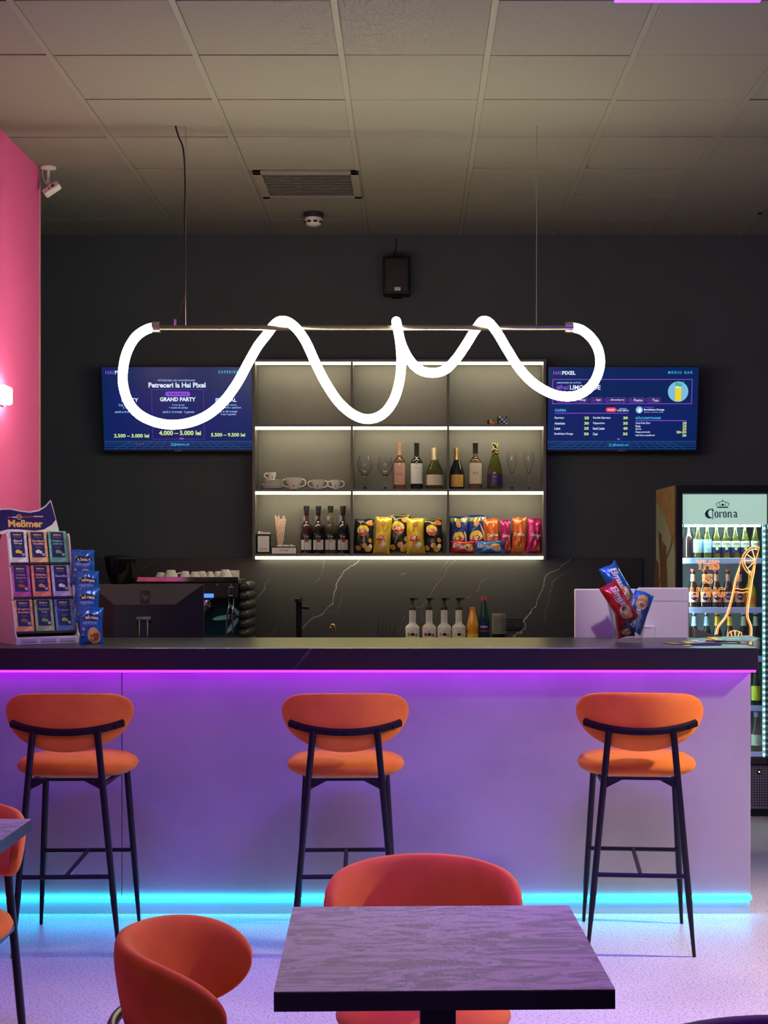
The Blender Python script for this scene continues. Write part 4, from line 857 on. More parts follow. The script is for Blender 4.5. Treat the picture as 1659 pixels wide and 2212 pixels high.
obj('water_wand', MB().tube(spline([(hwm-.03, -.01, zt-.11), (hwm-.03, -.04, zt-.17), (hwm-.035, -.045, .2), (hwm-.03, -.04, .10)]), .0045, 8), steel, t, smooth=50)
pad = mat('padded_black', (.03, .03, .03), .35)
for k in range(7): obj('side_pad', MB().box(hwm, hwm+.064, -.03, .43, .0+k*.0575+.012, .0+(k+1)*.0575+.010, .026, seg=4), pad, t, smooth=60)
obj('side_pad', MB().box(-hwm-.02, -hwm, -.03, .43, .012, .415, .009, seg=3), pad, t, smooth=60)
ztop = ZB+zt+.0025
CG = 'cups warming on the espresso machine'
def upcup(label, px, dy, rb, rt_, h, hand, rz): cup('coffee_cup', label, (PX(px, YC+.02+dy), YC+.02+dy, ztop+h), rb, rt_, h, hand, rz, True, CG)
upcup('upturned white cup at the left end of the espresso machine top', 347, .10, .022, .036, .040, (1,), .3)
upcup('large upturned white cup with dark stripe near the left of the machine top', 369, .03, .028, .046, .056, (1,), 2.0)
upcup('upturned white cup right of the large left one on the machine', 400, .05, .022, .034, .048, (-1,), .3)
upcup('upturned white cup left of the overlapping pair on the machine', 421, .05, .022, .034, .045, (1,), -.5)
upcup('upturned white cup right of the overlapping pair on the machine', 436, .12, .022, .034, .047, (-1,), .4)
upcup('small upturned white cup right of centre on the machine', 454, .04, .017, .026, .046, (-1,), .0)
upcup('upturned white cup half hidden behind the large right one', 471, .13, .022, .033, .046, (1,), .2)
upcup('large upturned white cup near the right of the machine top', 487, .03, .026, .042, .058, (1,), .1)
o = obj('card_stand', MB().box(-.026, .026, -.002, .012, 0, .052, .001, seg=1), whitep, None, (PX(514, YC)-.03, YC+.10, ztop), (0, 0, .1)); tag(o, 'small white card standing at the right end of the espresso machine', 'card')
t = thing('coffee_grinder', 'black coffee grinder with smoked hopper left of the espresso machine', 'grinder', (PX(256, 8.80), 8.80, ZB))
obj('body', MB().box(-.07, .07, -.05, .12, 0, .26, .02, seg=3), blackp, t, smooth=40)
hz = PZ(1262, 8.83)-ZB
obj('hopper', MB().lathe([(.05, hz), (.062, hz+.01), (.088, hz+.10), (.092, hz+.15), (.089, hz+.15), (.085, hz+.10), (.058, hz+.012), (.05, hz+.004)], 28, c=(0, .05, 0), cap=False), gl('smoked_plastic', (.08, .08, .085), .08), t, smooth=50)
obj('lid', MB().lathe([(.096, hz+.15), (.096, hz+.162), (.08, hz+.172), (0, hz+.176)], 28, c=(0, .05, 0)), blackp, t, smooth=50)
obj('beans', MB().lathe([(0, hz+.002), (.045, hz+.004), (.056, hz+.014), (.062, hz+.035), (.03, hz+.045), (0, hz+.047)], 20, c=(0, .05, 0)), mat('coffee_beans', (.035, .018, .01), .4, bump=(160, 1, .01)), t)

# ------------------------------------------------------------------ things on the back counter below the shelf
YK = 9.15
t = thing('pillar_tap', 'matt black square tap with side lever in front of the marble', 'tap', (PX(646, YK), YK, ZB))
obj('column', MB().box(-.018, .018, -.018, .018, 0, PZ(1289, YK)-ZB, .003), blackm, t)
obj('lever', MB().tube([(.014, 0, PZ(1312, YK)-ZB), (.062, -.0, PZ(1313, YK)-ZB)], [.008, .013], 12), blackm, t, smooth=40)
obj('spout', MB().box(-.014, .014, -.16, -.01, PZ(1300, YK)-ZB, PZ(1291, YK)-ZB, .003), blackm, t)
t = thing('small_tap', 'small curved brass water tap beside the black tap', 'tap', (PX(724, YK), YK, ZB))
obj('pipe', MB().tube(spline([(.008, 0, 0), (.004, 0, .09), (-.004, 0, .13), (-.018, 0, .142), (-.028, 0, .13), (-.03, 0, .11)]), [.006]*25+[.009]*6, 10), mat('brass', (.62, .5, .25), .25, 1), t, smooth=50)
obj('base', MB().lathe([(.016, 0), (.014, .012), (.008, .016)], 14, c=(.008, 0, 0)), MATS['brass'], t)
tum_me = MB().lathe([(0, 0), (.022, 0), (.027, .004), (.032, .07), (.030, .13), (.024, .165), (.0225, .165), (.0285, .13), (.0305, .07), (.0255, .01), (0, .01)], 24, cap=False).mesh('tumbler', thin_glass('thin_tumbler', (.95, .96, .96)), 50)
for px, lb in ((825, 'clear tumbler on the back counter nearer the brass tap'), (851, 'clear tumbler on the back counter nearer the pump bottles')): tag(link('tumbler', tum_me, None, (PX(px, YK), YK, ZB)), lb, 'glass', 'tumblers on the back counter')
pw = mat('pump_white', (.68, .66, .60), .4)
fruits = (('lime green', grn, 'first'), ('red', red, 'second'), ('orange and brown', org, 'third'), ('yellow', yel, 'fourth'))
for k, px in enumerate((891, 927, 959.5, 991)):
    cn, fm, od = fruits[k]
    t = thing('pump_bottle', 'white pump bottle with %s label marks, %s of four from the left' % (cn, od), 'bottle', (PX(px, YK), YK, ZB), 0, 'pump bottles on the back counter')
    z1 = PZ(1352, YK)-ZB; z2 = PZ(1316, YK)-ZB; rr = 15*YK/F
    obj('bottle_body', MB().lathe([(0, 0), (rr-.004, 0), (rr, .005), (rr, z1-.012), (rr*.92, z1-.002), (.022, z1+.014), (.0205, z1+.03), (.0205, z2), (0, z2)], 24), pw, t, smooth=50)
    obj('collar', MB().lathe([(.022, z2-.004), (.022, z2+.012), (.015, z2+.02), (.010, z2+.03), (.009, z2+.055), (.0, z2+.055)], 18), blackp, t, smooth=50)
    ph = obj('pump_head', MB().lathe([(.0, z2+.052), (.012, z2+.054), (.017, z2+.064), (.017, z2+.072), (0, z2+.076)], 16), blackp, t, smooth=50)
    obj('pump_spout', MB().box(.0, .034, -.006, .006, z2+.062, z2+.073, .003), blackp, ph)
    Print(cyl(rr), .0007, .0004).rect(-.05, .012, .05, z1-.02, wht, 12, 1).text('FRUITS', .0, z1-.032, grey, w=.026, h=.007, bold=.02).rect(-.010, z1-.060, .012, z1-.042, blk, 4, 1).ell(-.022, z1-.052, .010, .012, fm).ell(.024, z1-.055, .009, .010, fm).build('label_print', t)
t = thing('juice_bottle', 'small orange juice bottle with orange cap on the back counter', 'bottle', (PX(1021, YK), YK, ZB))
zt = PZ(1312, YK)-ZB
obj('bottle_body', MB().lathe([(0, 0), (.03, 0), (.036, .006), (.036, .085), (.030, .10), (.036, .115), (.037, .14), (.030, .165), (.018, zt-.028), (.016, zt-.018), (0, zt-.018)], 24), mat('orange_juice', (.85, .38, .02), .15, coat=.4), t, smooth=50)
obj('cap', MB().lathe([(.018, zt-.019), (.018, zt-.001), (0, zt)], 18), org, t)
Print(cyl(.036), .0008, .0004).rect(-.045, .02, .045, .085, yel, 10, 1).rect(-.026, .03, .026, .062, blk, 6, 1).text('Cappy', 0, .046, wht, w=.038, h=.012, bold=.03).build('label_print', t)
t = thing('water_bottle', 'teal water bottle with red cap on the back counter', 'bottle', (PX(1045, YK+.04), YK+.04, ZB))
zt = PZ(1290, YK+.04)-ZB
obj('bottle_body', MB().lathe([(0, 0), (.03, 0), (.034, .006), (.034, .10), (.031, .115), (.034, .13), (.034, .165), (.026, .20), (.015, zt-.03), (.013, zt-.018), (0, zt-.018)], 24), gl('teal_plastic', (.05, .35, .42), .08), t, smooth=50)
obj('cap', MB().lathe([(.016, zt-.019), (.016, zt-.001), (0, zt)], 18), red, t)
Print(cyl(.034), .0008, .0004).rect(-.05, .10, .05, .155, navy, 10, 1).text('DORNA', 0, .128, wht, w=.05, h=.014, bold=.02).rect(-.05, .099, .05, .105, red, 10, 1).build('label_print', t)
t = thing('cup_stack', 'tall stack of clear plastic cups beside the wall socket', 'cups', (PX(1078, YK), YK, ZB))
cm = thin_glass('clear_plastic', (.90, .89, .86), 1.5, .15); rim_m = mat('plastic_rim', (.7, .66, .56), .3)
rme = MB().lathe([(.0405, .0865), (.0445, .0865), (.0445, .089), (.0405, .089)], 20, cap=False).mesh('cup_rim', rim_m, 50)
cme = MB().lathe([(.026, 0), (.042, .085), (.044, .088), (.041, .088), (.025, .003)], 20, cap=False).mesh('plastic_cup', cm, 50)
for k in range(15): link('cup_rim', rme, link('plastic_cup', cme, t, (0, 0, .001+k*.0085)))
t = thing('wall_socket', 'black double wall socket in the marble splashback', 'socket', (PX(1109, YB-.022), YB-.022, PZ(1347, YB-.022)))
obj('plate', MB().box(-.054, .054, -.010, -.0005, -.040, .040, .004), blackp, t)
for s_ in (-1, 1):
    c_ = obj('outlet', MB().lathe([(.020, .0), (.020, .003), (.016, .003), (.015, .0)], 20, cap=False), darkp, t, (s_*.026, -.0105, 0), (PI/2, 0, 0))
    obj('contact', MB().lathe([(.003, .0), (.003, .002), (0, .002)], 8), steel, c_, (0, 0, .001))

# ------------------------------------------------------------------ drinks fridge
YR = 8.296; KR = YR/F
fx0, fx1, fzt = PX(1460, YR), PX(1666, YR), PZ(1048, YR); fyb = 8.97
t = thing('drinks_fridge', 'tall lit glass-door drinks fridge behind the right end of the bar', 'fridge', (fx0, YR, 0))
FW = fx1-fx0; FD = fyb-YR
def fx(px): return PX(px, YR)-fx0
gx0, gx1 = fx(1474), fx(1657); gz0, gz1 = PZ(1635, YR), PZ(1066, YR)
cream_p = mat('fridge_side_green', (.34, .36, .27), .5, noise=((.24, .25, .19), 3, .3, .7))
obj('left_side', MB().box(0, .02, .03, FD, .05, fzt, .002), cream_p, t)
obj('right_side', MB().box(FW-.02, FW, .03, FD, .05, fzt, .002), blackp, t)
liner = mat('fridge_liner', (.74, .72, .80), .5)
obj('rear_wall', MB().box(.02, FW-.02, FD-.03, FD, .05, fzt), liner, t)
obj('roof', MB().box(.02, FW-.02, .03, FD-.03, fzt-.03, fzt), blackp, t)
obj('bottom', MB().box(.02, FW-.02, .03, FD-.03, .29, gz0-.005), liner, t)
wood = mat('wood_print', (.36, .20, .08), .5, noise=((.24, .13, .05), 14, .35, .7)); vine = mat('vine_print', (.12, .05, .025), .55)
def side(x, y, l): return (-l, x, y)      # x runs from the door to the back
pr = Print(side, .0008)
pr.poly([(.03, fzt-.005), (FD-.01, fzt-.005), (FD-.01, 1.80), (.35, 1.70), (.03, 1.50)], wood)
for a, b_, c_, d_ in ((.50, 1.62, .42, 1.05), (.34, 1.55, .30, .85), (.60, 1.45, .62, 1.1)):
    pr.poly([(a+.09, b_), (a-.02, b_-.02), (c_-.05, (b_+d_)/2), (c_+.02, d_), (c_+.10, (b_+d_)/2+.05)], vine)
for pts_ in ([(.62, 1.25), (.4, 1.42), (.2, 1.5), (.05, 1.6)], [(.64, .95), (.4, 1.02), (.15, 1.15), (.05, 1.14)], [(.2, 1.2), (.1, 1.0), (.04, .85)], [(.6, 1.0), (.5, .8), (.3, .75)]):
    pr.line(pts_, .016, vine)
pr.build('side_print', t)
# door
fr = MB().box(0, gx0, -.012, .028, .30, fzt, .003).box(gx1, FW, -.012, .028, .30, fzt, .003).box(gx0, gx1, -.012, .028, gz1, fzt, .003).box(gx0, gx1, -.012, .028, .30, gz0, .003)
d = obj('door_frame', fr, mat('fridge_black', (.012, .012, .015), .25), t)
pane = thin_glass('fridge_pane', (.93, .97, .97), 1.45, .03)
obj('glass_pane', MB().box(gx0, gx1, -.002, .004, gz0, gz1), pane, d)
# backlit header
hz0 = PZ(1133, YR)
hm = mat('header_lit', (.5, .6, .55), .5, emit=(.50, .72, .60), es=.8, noise=((.42, .5, .45), 4, .3, .7))
h_ = obj('lit_header', MB().box(gx0, gx1, .008, .02, hz0, gz1-.004), hm, t)
pr = Print(lambda x, y, l: (fx(x), .008-l, PZ(-y, YR)), .0006)
blu = mat('corona_blue', (.012, .035, .09), .5)
def bl(pts_, wd=2.5): pr.line([(x, -y) for x, y in pts_], wd, blu)
pr.poly([(x, -y) for x, y in ((1541, 1098), (1534, 1099), (1527, 1102.5), (1523, 1109), (1524.5, 1115.5), (1529.5, 1119.5), (1536, 1120), (1540, 1118), (1535, 1117), (1531.5, 1114), (1530, 1109), (1531, 1104), (1535, 1101))], blu)
bl([(1540, 1098), (1540, 1122)], 1.5); bl([(1537.5, 1101), (1542.5, 1103)], 2.4)
for x in (1545.5, 1563.5): bl([(x, 1107), (x, 1115.5)]); bl([(x+5.5, 1107.5), (x+5.5, 1116)]); bl([(x-.5, 1107.5), (x+3, 1105), (x+6, 1108)], 1.8); bl([(x-.5, 1115), (x+3, 1118), (x+6, 1115.5)], 1.8)
bl([(1555.5, 1106), (1555.5, 1116)]); bl([(1554, 1106.5), (1557, 1107.5)], 2.2); bl([(1553.8, 1116.5), (1557.5, 1117.3)], 1.6); bl([(1558.5, 1106), (1561, 1108)], 2.6)
bl([(1573.5, 1106), (1573.5, 1116.5)]); bl([(1579.5, 1108), (1579.5, 1116.5)]); bl([(1573.5, 1108), (1577, 1105.5), (1580, 1108)], 1.8); bl([(1572, 1116.8), (1575, 1117.3)], 1.6); bl([(1578.5, 1116.8), (1582, 1117.3)], 1.6)
bl([(1585, 1107.5), (1588.5, 1105.8), (1591, 1108), (1591, 1116)], 2.3); bl([(1591, 1111), (1586, 1112.5), (1585, 1115.5), (1587.5, 1117.2), (1591, 1115)], 2.0); bl([(1590.5, 1116), (1593.5, 1117.2)], 1.8)
pr.poly([(1549, -1097), (1573, -1097), (1572.5, -1094.5), (1549.5, -1094.5)], blu)
for x0, y0, x1, y1 in ((1550, -1094, 1547, -1088), (1572, -1094, 1575, -1088), (1547, -1088, 1552, -1085), (1575, -1088, 1570, -1085), (1552, -1085, 1561, -1083), (1570, -1085, 1561, -1083), (1556, -1094, 1554, -1086), (1566, -1094, 1568, -1086), (1561, -1083, 1561, -1080), (1559.5, -1081.5, 1562.5, -1081.5)): pr.line([(x0, y0), (x1, y1)], 1.2, blu)
pr.ell(1561, -1090.5, 3, 2.5, blu); pr.build('header_print', h_)
# shelves with price rails
SZ = [1.452, 1.172, .895, .615, .352]
rail = mat('price_rail', (.40, .45, .75), .35, emit=(.15, .22, .55), es=.18)
for z in SZ:
    s_ = obj('shelf', MB().box(.024, FW-.024, .07, FD-.04, z-.006, z), mat('shelf_wire', (.5, .5, .55), .4), t)
    obj('price_rail', MB().box(.03, FW-.03, .055, .07, z-.024, z+.008, .003), rail, s_)
led_c = em('fridge_led', (.55, 1.0, .97), 95); dot_c = em('led_dot', (.62, 1.0, .97), 6, False)
lm = MB(); n_ = 41
for k in range(n_): lm.lathe([(0, -.0065), (.0052, -.004), (.0065, 0), (.0052, .004), (0, .0065)], 8, c=(gx1-.012, .018, gz0+.01+k*(hz0-gz0)/n_), cap=False)
s_ = obj('led_strip', MB().box(gx1-.021, gx1-.004, .022, .030, gz0, hz0), mat('led_carrier', (.3, .6, .6), .4), t); obj('led_dots', lm, dot_c, s_, label='row of cyan white light dots')
obj('interior_lamp', MB().box(gx0+.02, gx1-.03, .03, .045, hz0-.012, hz0-.002), led_c, t)
obj('left_fill_lamp', MB().box(gx0-.012, gx0-.006, .034, .046, gz0, hz0), em('left_fill_led', (.62, 1.0, .97), 75), t)  # added behind the door frame to brighten the fridge shelves
# grille and feet
gm = mat('grille_grey', (.20, .18, .22), .45)
g_ = obj('grille', MB().box(.0, FW, .005, .03, .045, .289, .002), gm, t)
dots = MB()
for i in range(26):
    for j in range(16): dots.lathe([(.0045, 0), (.0045, .001)], 6, c=(0, 0, 0)) if False else dots.add([(fx(1630)+.0145*(i-14)+.0052*math.cos(a*PI/3), .0042, .065+.0145*j+.0052*math.sin(a*PI/3)) for a in range(6)], [tuple(range(6))])
o = obj('grille_holes', dots, blk, g_); o['kind'] = 'stuff'
obj('grille_lamp', MB().box(-.010, .010, -.002, .004, -.012, .012, .002), blackp, g_, (fx(1640), 0, .255)); obj('indicator', MB().box(-.004, .004, -.003, -.0015, -.004, .004), em('amber_dot', (1, .55, .2), 2), g_, (fx(1640), 0, .255))
obj('kick_plate', MB().box(.01, FW-.01, .02, FD-.02, 0, .044), blk, t)
# neon drawing on the door
neo = em('orange_neon', (1.0, .28, .06), 1.6, False); neo_c = em('orange_neon_core', (1, .55, .25), 1.8, False)
def neon_text(s_, cx, cy, w, h):
    vs, fs, x0, x1, y0, y1 = text_geo(s_, .015, .021); sx_ = w*KR/(x1-x0); sy_ = h*KR/(y1-y0)
    mb = MB().add([((v.x-(x0+x1)/2)*sx_, -.018+v.z*sx_, (v.y-(y0+y1)/2)*sy_) for v in vs], fs)
    obj('neon_lettering', mb, neo, d, (fx(cx), 0, PZ(cy, YR)), label='orange neon letters '+s_)
neon_text('THIS', 1528, 1220, 50, 21); neon_text('IS', 1527.5, 1250, 22, 21); neon_text('LIVING', 1528, 1279, 72, 21)
def ZP(zx, zy): return Vector((fx(1380+zx/5.53), -.018, PZ(1020+zy/5.53, YR)))     # from the enlarged crop
def neon(pts_, r=.0032, m=neo, n=4): obj('neon_tube', MB().tube(spline([ZP(*p) for p in pts_], n), r, 6), m, d, smooth=60)
for dx in (0, 18):
    neon([(1195+dx*.0, 1125), (1170+dx, 1200), (1140+dx, 1290), (1110+dx, 1440), (1070+dx, 1600), (1030+dx, 1715), (975+dx, 1790), (930+dx, 1850), (912+dx, 1935)], .0026, neo if dx else neo_c)
    neon([(1380-dx*.0, 1115), (1368-dx, 1200), (1350-dx, 1290), (1328-dx, 1440), (1302-dx, 1600), (1297-dx, 1720), (1325-dx, 1800), (1342-dx, 1880), (1330-dx, 2060)], .0026, neo if dx else neo_c)
neon([(1430, 900), (1370, 890), (1300, 920), (1245, 980), (1225, 1050), (1240, 1120), (1280, 1185), (1335, 1232)]); neon([(1408, 925), (1360, 918), (1305, 945), (1265, 1000), (1250, 1055), (1265, 1110), (1300, 1165), (1335, 1200)], .0024, neo_c)
neon([(1430, 900), (1400, 1010), (1370, 1090), (1335, 1232)], .0028, neo, 2)
for e in ((1345, 925), (1290, 985), (1255, 1060), (1290, 1150)): neon([(1385, 1055), e], .0022, neo_c, 1)
neon([(1195, 1125), (1215, 1060), (1290, 1055), (1385, 1055), (1380, 1115)], .0024, neo, 2)
for zy in (1395, 1435): neon([(1115, zy), (1170, zy-6), (1225, zy+6), (1280, zy-6), (1335, zy)], .0026, neo, 3)
neon([(1065, 1920), (1090, 1900), (1140, 1890), (1195, 1905), (1220, 1925), (1195, 2000), (1060, 1990), (1065, 1920)], .0026, neo, 3); neon([(1090, 1900), (1110, 1985)], .0022, neo_c, 1); neon([(1140, 1890), (1140, 1990)], .0022, neo_c, 1); neon([(1195, 1905), (1170, 1985)], .0022, neo_c, 1); neon([(1060, 1990), (1130, 1970), (1195, 2000)], .0022, neo_c, 2)
# bottles inside
BEER = [(0, .01), (.4, 0), (.49, .03), (.5, .1), (.5, 1.7), (.47, 1.95), (.36, 2.3), (.25, 2.7), (.21, 3.1), (.2, 3.75), (.23, 3.78), (.23, 3.95), (0, 3.97)]
STUB = [(0, .01), (.4, 0), (.49, .03), (.5, .1), (.5, 1.55), (.46, 1.8), (.34, 2.1), (.24, 2.4), (.2, 2.8), (.2, 3.3), (.23, 3.33), (.23, 3.5), (0, 3.52)]
beer_gl = gl('pale_beer', (.80, .58, .08), .05); brown_gl = mat('brown_beer_glass', (.055, .02, .008), .1, coat=.5); green_gl = gl('green_beer_glass', (.05, .22, .06), .05); yell_gl = mat('yellow_juice_plastic', (.75, .60, .03), .25, coat=.3)
mint = mat('mint_label', (.45, .68, .5), .5); skyl = mat('sky_label', (.35, .5, .75), .5)
def fb(name, label, px, shelf, prof, r, h, body, cap, capz, lab, dy=.10):
    y = YR+dy; z = SZ[shelf]+.0006
    return bottle(name, label, px, prof, r, h, body, cap, capz, lab, 0, 'bottles in the drinks fridge', loc=(PX(px, y), y, z))
def l_cor(p, r, h): w = 1.25*r; p.rect(-w, .16*h, w, .44*h, cream, 8, 1); p.rect(-w, .16*h, w, .29*h, navy, 8, 1); p.text('Corona', 0, .38*h, blu, w=1.5*r, h=.06*h, bold=.03); p.ell(0, .26*h, .008, .010, gold); p.text('EXTRA', 0, .32*h, blu, w=.9*r, h=.02*h)
def l_lite(p, r, h): w = 1.25*r; p.rect(-w, .16*h, w, .48*h, skyl, 8, 1); p.text('Corona', 0, .42*h, wht, w=1.5*r, h=.05*h, bold=.03); p.ell(0, .26*h, .011, .014, gold); p.ell(0, .26*h, .007, .009, skyl)
fb('cola_bottle', 'dark bottle at the left end of the fridge top shelf', 1487, 0, BEER, .036, .235, mat('cola', (.03, .012, .012), .1, coat=.5), red, .93, None, .12)
cols_ = ['first', 'second', 'third', 'fourth', 'fifth', 'sixth', 'seventh']
for k, px in enumerate((1507, 1527, 1547, 1567.5, 1588, 1608.5, 1631)):
    fb('beer_bottle', 'beer bottle with %s label on the fridge top shelf, %s from left' % ('sky blue' if k < 2 else 'cream and navy', cols_[k]), px, 0, BEER, .0268, .235, beer_gl, gold, .94, l_lite if k < 2 else l_cor, .095)
def l_brn(p, r, h): w = 1.2*r; p.rect(-w, .16*h, w, .42*h, pinkl, 8, 1); p.ell(0, .3*h, .6*r, .09*h, navy); p.text('BEER', 0, .3*h, wht, w=.8*r, h=.04*h)
def n_brn(p, r, h): l_brn(p, r, h)
for k, px in enumerate((1497, 1522, 1547, 1572, 1597)):
    b0 = fb('beer_bottle', 'brown beer bottle with blue neck band, %s on the second fridge shelf' % cols_[k], px, 1, STUB, .031, .225, brown_gl, mat('rosy_cap', (.45, .08, .10), .4), .93, n_brn)
    obj('neck_label', MB().lathe([(.0155, .148), (.0140, .165), (.0138, .19), (.0138, .195)], 16, cap=False), pinkl, b0); obj('neck_band', MB().lathe([(.0195, .136), (.0157, .148)], 16, cap=False), mat('band_blue', (.03, .08, .5), .4), b0)
b0 = fb('juice_bottle', 'yellow juice bottle at the right of the second fridge shelf', 1621, 1, STUB, .034, .215, yell_gl, wht, .93, lambda p, r, h: (p.rect(-1.2*r, .12*h, 1.2*r, .3*h, org, 8, 1), p.text('YO', 0, .42*h, wht, w=r, h=.06*h)))
for k, (px, bm_, cp, lm_) in enumerate(((1500, green_gl, steel, skyl), (1527, green_gl, steel, skyl), (1549, brown_gl, gold, yel), (1576, brown_gl, gold, yel), (1606, green_gl, mint, mint), (1632, green_gl, mint, mint))):
    kk = ['green bottle at the left end', 'green bottle second from the left', 'brown bottle with yellow neck third from the left', 'brown bottle with yellow neck fourth from the left', 'green bottle with mint label fifth from the left', 'green bottle with mint label at the right end'][k]
    b0 = fb('beer_bottle', kk+' of the third fridge shelf', px, 2, BEER, .030, .255, bm_, cp, .95, (lambda p, r, h, lm_=lm_: (p.rect(-1.2*r, .18*h, 1.2*r, .42*h, lm_, 8, 1), p.ell(0, .3*h, .7*r, .08*h, wht))))
    obj('neck_label', MB().lathe([(.0185, .178), (.0155, .195), (.0140, .215), (.0138, .232)], 16, cap=False), lm_, b0)
b0 = fb('beer_bottle', 'green bottle with lime yellow neck seen past the end of the bar', 1633, 3, BEER, .030, .235, green_gl, yel, .94, lambda p, r, h: p.rect(-1.3*r, .15*h, 1.3*r, .5*h, mat('lime_label', (.6, .75, .05), .45), 8, 1), .09)
fb('beer_bottle', 'dark bottle with mint label at the bottom of the fridge past the bar end', 1634, 4, BEER, .031, .235, green_gl, skyl, .86, lambda p, r, h: p.rect(-1.4*r, .18*h, 1.4*r, .44*h, mint, 8, 1), .09)

# ------------------------------------------------------------------ bar stools
leg_m = mat('powder_black', (.010, .010, .016), .35, .3)
def shell(R, cy, amax, zt, zb, th, lean=0, nseg=36, expo=8, cyk=1.0):
    """bent upholstered panel: s in [-1,1] along the arc behind the sitter (-Y side)"""
    rings = []
    for i in range(nseg+1):
        s_ = -1+2*i/nseg; s_ = math.sin(s_*PI/2)*.995 if True else s_
        a = s_*amax; k = max(0.02, 1-abs(s_)**expo)**.5
        zm = (zt(s_)+zb(s_))/2; hh = (zt(s_)-zb(s_))/2*k; tk = th/2*(.35+.65*k); ring = []
        for j in range(20):
            b = 2*PI*j/20; cb, sb = math.cos(b), math.sin(b)
            z = zm+hh*math.copysign(abs(sb)**.75, sb); dr = tk*math.copysign(abs(cb)**.7, cb)
            r = R+dr+lean*(z-zm); ring.append((r*math.sin(a), cy-r*math.cos(a)*cyk, z))
        rings.append(ring)
    return MB().loft(rings)
def cushion(rx, ry, z0, z1, n=36, ex=2.3):
    rings = []; h = z1-z0
    for j in range(9):
        b = -PI/2+PI*j/8; k = max(.03, math.cos(b))**.5; z = z0+h/2+h/2*math.sin(b)*(1 if b < 0 else 1)
        ring = []
        for i in range(n):
            a = 2*PI*i/n; c, s_ = math.cos(a), math.sin(a)
            ring.append((rx*k*math.copysign(abs(c)**(2/ex), c), ry*k*math.copysign(abs(s_)**(2/ex), s_), z+.006*math.sin(b)*(c*c)))
        rings.append(ring)
    return MB().loft(rings)
def make_stool():
    t = thing('bar_stool', '', 'bar stool', (0, 0, 0), 0, 'orange bar stools along the bar')
    obj('seat', cushion(.228, .212, .642, .722), orange_fabric, t, (0, .012, 0), smooth=60)
    obj('backrest', shell(.34, .10, math.radians(43), lambda s: .975-.010*s*s, lambda s: .757+.085*s*s, .044), orange_fabric, t, smooth=60)
    pts_ = [((.367)*math.sin(a), .10-.367*math.cos(a), .833+.026*(a/.58)**2) for a in [(-.60+1.2*k/12) for k in range(13)]]
    bar = MB()
    rings = []
    for p in pts_:
        x, y, z = p; d_ = Vector((x, y-.10, 0)).normalized()
        rings.append([(x-d_.x*.006, y-d_.y*.006, z-.012), (x+d_.x*.008, y+d_.y*.008, z-.012), (x+d_.x*.008, y+d_.y*.008, z+.006), (x-d_.x*.006, y-d_.y*.006, z+.014)])
    br = obj('back_bar', bar.loft(rings), leg_m, t, smooth=30)
    for k in (1, 6, 11):
        x, y, z = pts_[k]; d_ = Vector((x, y-.10, 0)).normalized()
        obj('bolt', MB().lathe([(.007, 0), (.006, .004), (0, .005)], 10), blackm, br, (x+d_.x*.007, y+d_.y*.007, z-.003), (PI/2, 0, math.atan2(-d_.x, d_.y)+PI))
    def leg(foot, top, r=(.0065, .0085, .0125, .0125)):
        f = Vector(foot); tp = Vector(top); return MB().tube([f, f.lerp(tp, .12), f.lerp(tp, .26), tp], list(r), 12)
    for s_ in (-1, 1):
        obj('leg', leg((s_*.196, -.235, 0), (s_*.118, -.252, .838)), leg_m, t, smooth=50)
        obj('leg', leg((s_*.196, .255, 0), (s_*.158, .175, .650)), leg_m, t, smooth=50)
        obj('gusset', MB().prism([(s_*.132, .662), (s_*.05, .662), (s_*.135, .618)], -.245, -.238), leg_m, t)
        obj('seat_rail', MB().tube([(s_*.133, -.243, .632), (s_*.158, .175, .640)], .010, 8), leg_m, t)
    obj('rear_rail', MB().box(-.13, .13, -.246, -.236, .652, .664, .002), leg_m, t)
    obj('front_rail', MB().tube([(-.158, .175, .638), (.158, .175, .638)], .009, 8), leg_m, t)
    obj('footrest', MB().tube([(-.178, .2115, .305), (.178, .2115, .305)], .0088, 8), leg_m, t, smooth=50)
    obj('stretcher', MB().tube([(-.168, -.241, .298), (.168, -.241, .298)], .0088, 8), leg_m, t, smooth=50)
    obj('stretcher', MB().tube([(0, -.241, .298), (0, .2115, .305)], .0085, 8), leg_m, t, smooth=50)
    return t
st = make_stool()
st.location = (-1.285, 5.665, 0); st.rotation_euler.z = math.radians(2); st['label'] = 'orange bar stool at the left end of the bar below the tea rack'
dup(st, (-.255, 5.67, 0), math.radians(2), 'orange bar stool in the middle, half hidden by a round-backed chair')
dup(st, (.868, 5.69, 0), math.radians(-5), 'orange bar stool at the right end of the bar')

# ------------------------------------------------------------------ tables and tub chairs
tm = bpy.data.materials.new('streaked_table_top'); tm.use_nodes = True; nt = tm.node_tree; b = nt.nodes['Principled BSDF']; L = nt.links.new
tc = N(nt, 'ShaderNodeTexCoord'); mp = N(nt, 'ShaderNodeMapping'); mp.inputs['Scale'].default_value = (2.4, 7.5, 1); mp.inputs['Rotation'].default_value = (0, 0, .12); L(tc.outputs['Object'], mp.inputs[0])
n1 = N(nt, 'ShaderNodeTexNoise'); n1.inputs['Scale'].default_value = 2.2; n1.inputs['Detail'].default_value = 12; n1.inputs['Roughness'].default_value = .72; n1.inputs['Distortion'].default_value = 1.7; L(mp.outputs[0], n1.inputs['Vector'])
r1 = N(nt, 'ShaderNodeValToRGB'); cr = r1.color_ramp; cr.elements[0].position = .36; cr.elements[0].color = (.13, .12, .125, 1); cr.elements[1].position = .62; cr.elements[1].color = (.30, .28, .265, 1)
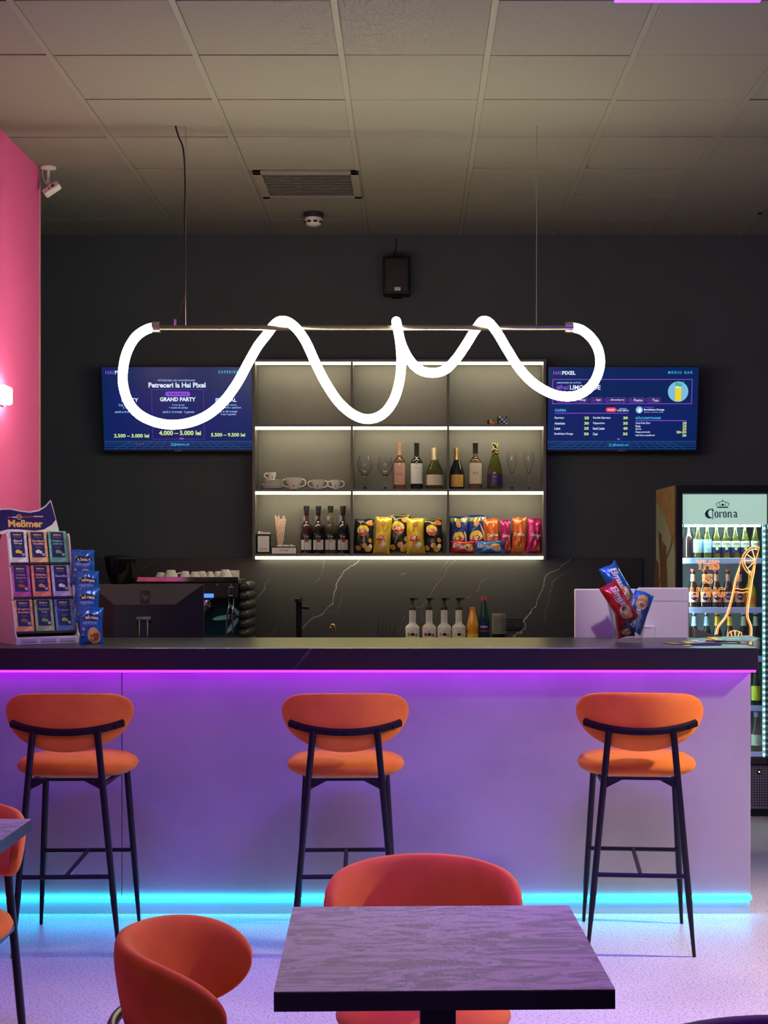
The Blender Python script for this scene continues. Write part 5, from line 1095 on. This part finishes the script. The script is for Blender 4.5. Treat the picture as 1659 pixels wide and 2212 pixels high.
e = cr.elements.new(.47); e.color = (.165, .155, .155, 1); e = cr.elements.new(.51); e.color = (.275, .26, .25, 1); L(n1.outputs['Fac'], r1.inputs[0]); L(r1.outputs[0], b.inputs['Base Color']); b.inputs['Roughness'].default_value = .55; b.inputs['Specular IOR Level'].default_value = .2
edge_m = mat('table_edge', (.022, .022, .030), .4)
def table(label, x, y, rz, w, d, h=.75, th=.034):
    t = thing('cafe_table', label, 'table', (x, y, 0), rz, 'square cafe tables')
    obj('tabletop', MB().box(-w/2, w/2, -d/2, d/2, h-.002, h), tm, t)
    obj('edge_band', MB().box(-w/2, w/2, -d/2, d/2, h-th, h-.0021), edge_m, t)
    obj('column', MB().box(-.034, .034, -.034, .034, .02, h-th-.001, .003), leg_m, t)
    obj('top_plate', MB().box(-.12, .12, -.12, .12, h-th-.008, h-th-.0005), leg_m, t)
    obj('base_plate', MB().box(-.2, .2, -.2, .2, 0, .018, .004), leg_m, t)
    return t
table('square table with streaked grey top in the foreground', .0485, 2.81, math.radians(1.5), .583, .598)
table('square table cut off at the left edge in front of the bar', -1.366, 3.82, 0, .60, .60)
def make_chair(fabric, label, group=None):
    t = thing('tub_chair', label, 'chair', (0, 0, 0), 0, group)
    obj('seat', cushion(.202, .205, .395, .475, ex=2.1), fabric, t, smooth=60)
    obj('backrest', shell(.212, 0.0, math.radians(90), lambda s: .757-.030*s*s, lambda s: .548+.015*s*s, .048, .16, 48, 5.5), fabric, t, smooth=60)
    arc = [(.246*math.sin(a), -.246*math.cos(a), .585) for a in [-.72+1.44*k/20 for k in range(21)]]
    obj('back_bar', MB().tube(arc, .011, 8), leg_m, t, smooth=50)
    for s_ in (-1, 1):
        a = s_*.58; f = Vector((s_*.18, -.235, 0)); tp = Vector((.246*math.sin(a), -.246*math.cos(a), .585))
        obj('leg', MB().tube([f, f.lerp(tp, .2), tp], [.008, .0125, .0125], 10), leg_m, t, smooth=50)
        f = Vector((s_*.225, .215, 0)); tp = Vector((s_*.165, .14, .40)); obj('leg', MB().tube([f, f.lerp(tp, .2), tp], [.008, .0125, .0125], 10), leg_m, t, smooth=50)
    obj('seat_frame', MB().box(-.16, .16, -.20, .15, .375, .398, .005), leg_m, t)
    return t
yk = 8.86
o = obj('ceiling_cable', MB().tube(spline([(PX(1637, yk), yk, ZC-.006), (PX(1643, yk), yk, ZC-.012), (PX(1651, yk), yk, PZ(452, yk)), (PX(1662, yk), yk, PZ(440, yk)), (PX(1675, yk), yk+.02, ZC-.001)]), .006, 7), blackp); tag(o, 'short black cable on the ceiling at the right edge', 'cable')
CGp = 'orange round-backed chairs at the tables'
ch = make_chair(orange_fabric, 'orange round-backed chair behind the foreground table, facing the camera', CGp)
ch.location = (.026, 3.39, 0); ch.rotation_euler.z = PI
dup(ch, (-.335, 2.88, 0), math.radians(-90), 'orange round-backed chair at the left of the foreground table', CGp)
dup(ch, (-1.335, 4.155, 0), PI, 'orange round-backed chair behind the cut-off left table', CGp)
ch2 = make_chair(mat('black_velvet', (.012, .013, .020), .7, sheen=.2), 'black round-backed chair cut off at the bottom right corner')
ch2.scale = (1.35, 1.2, 1); ch2.location = (.585, 2.085, 0); ch2.rotation_euler.z = PI
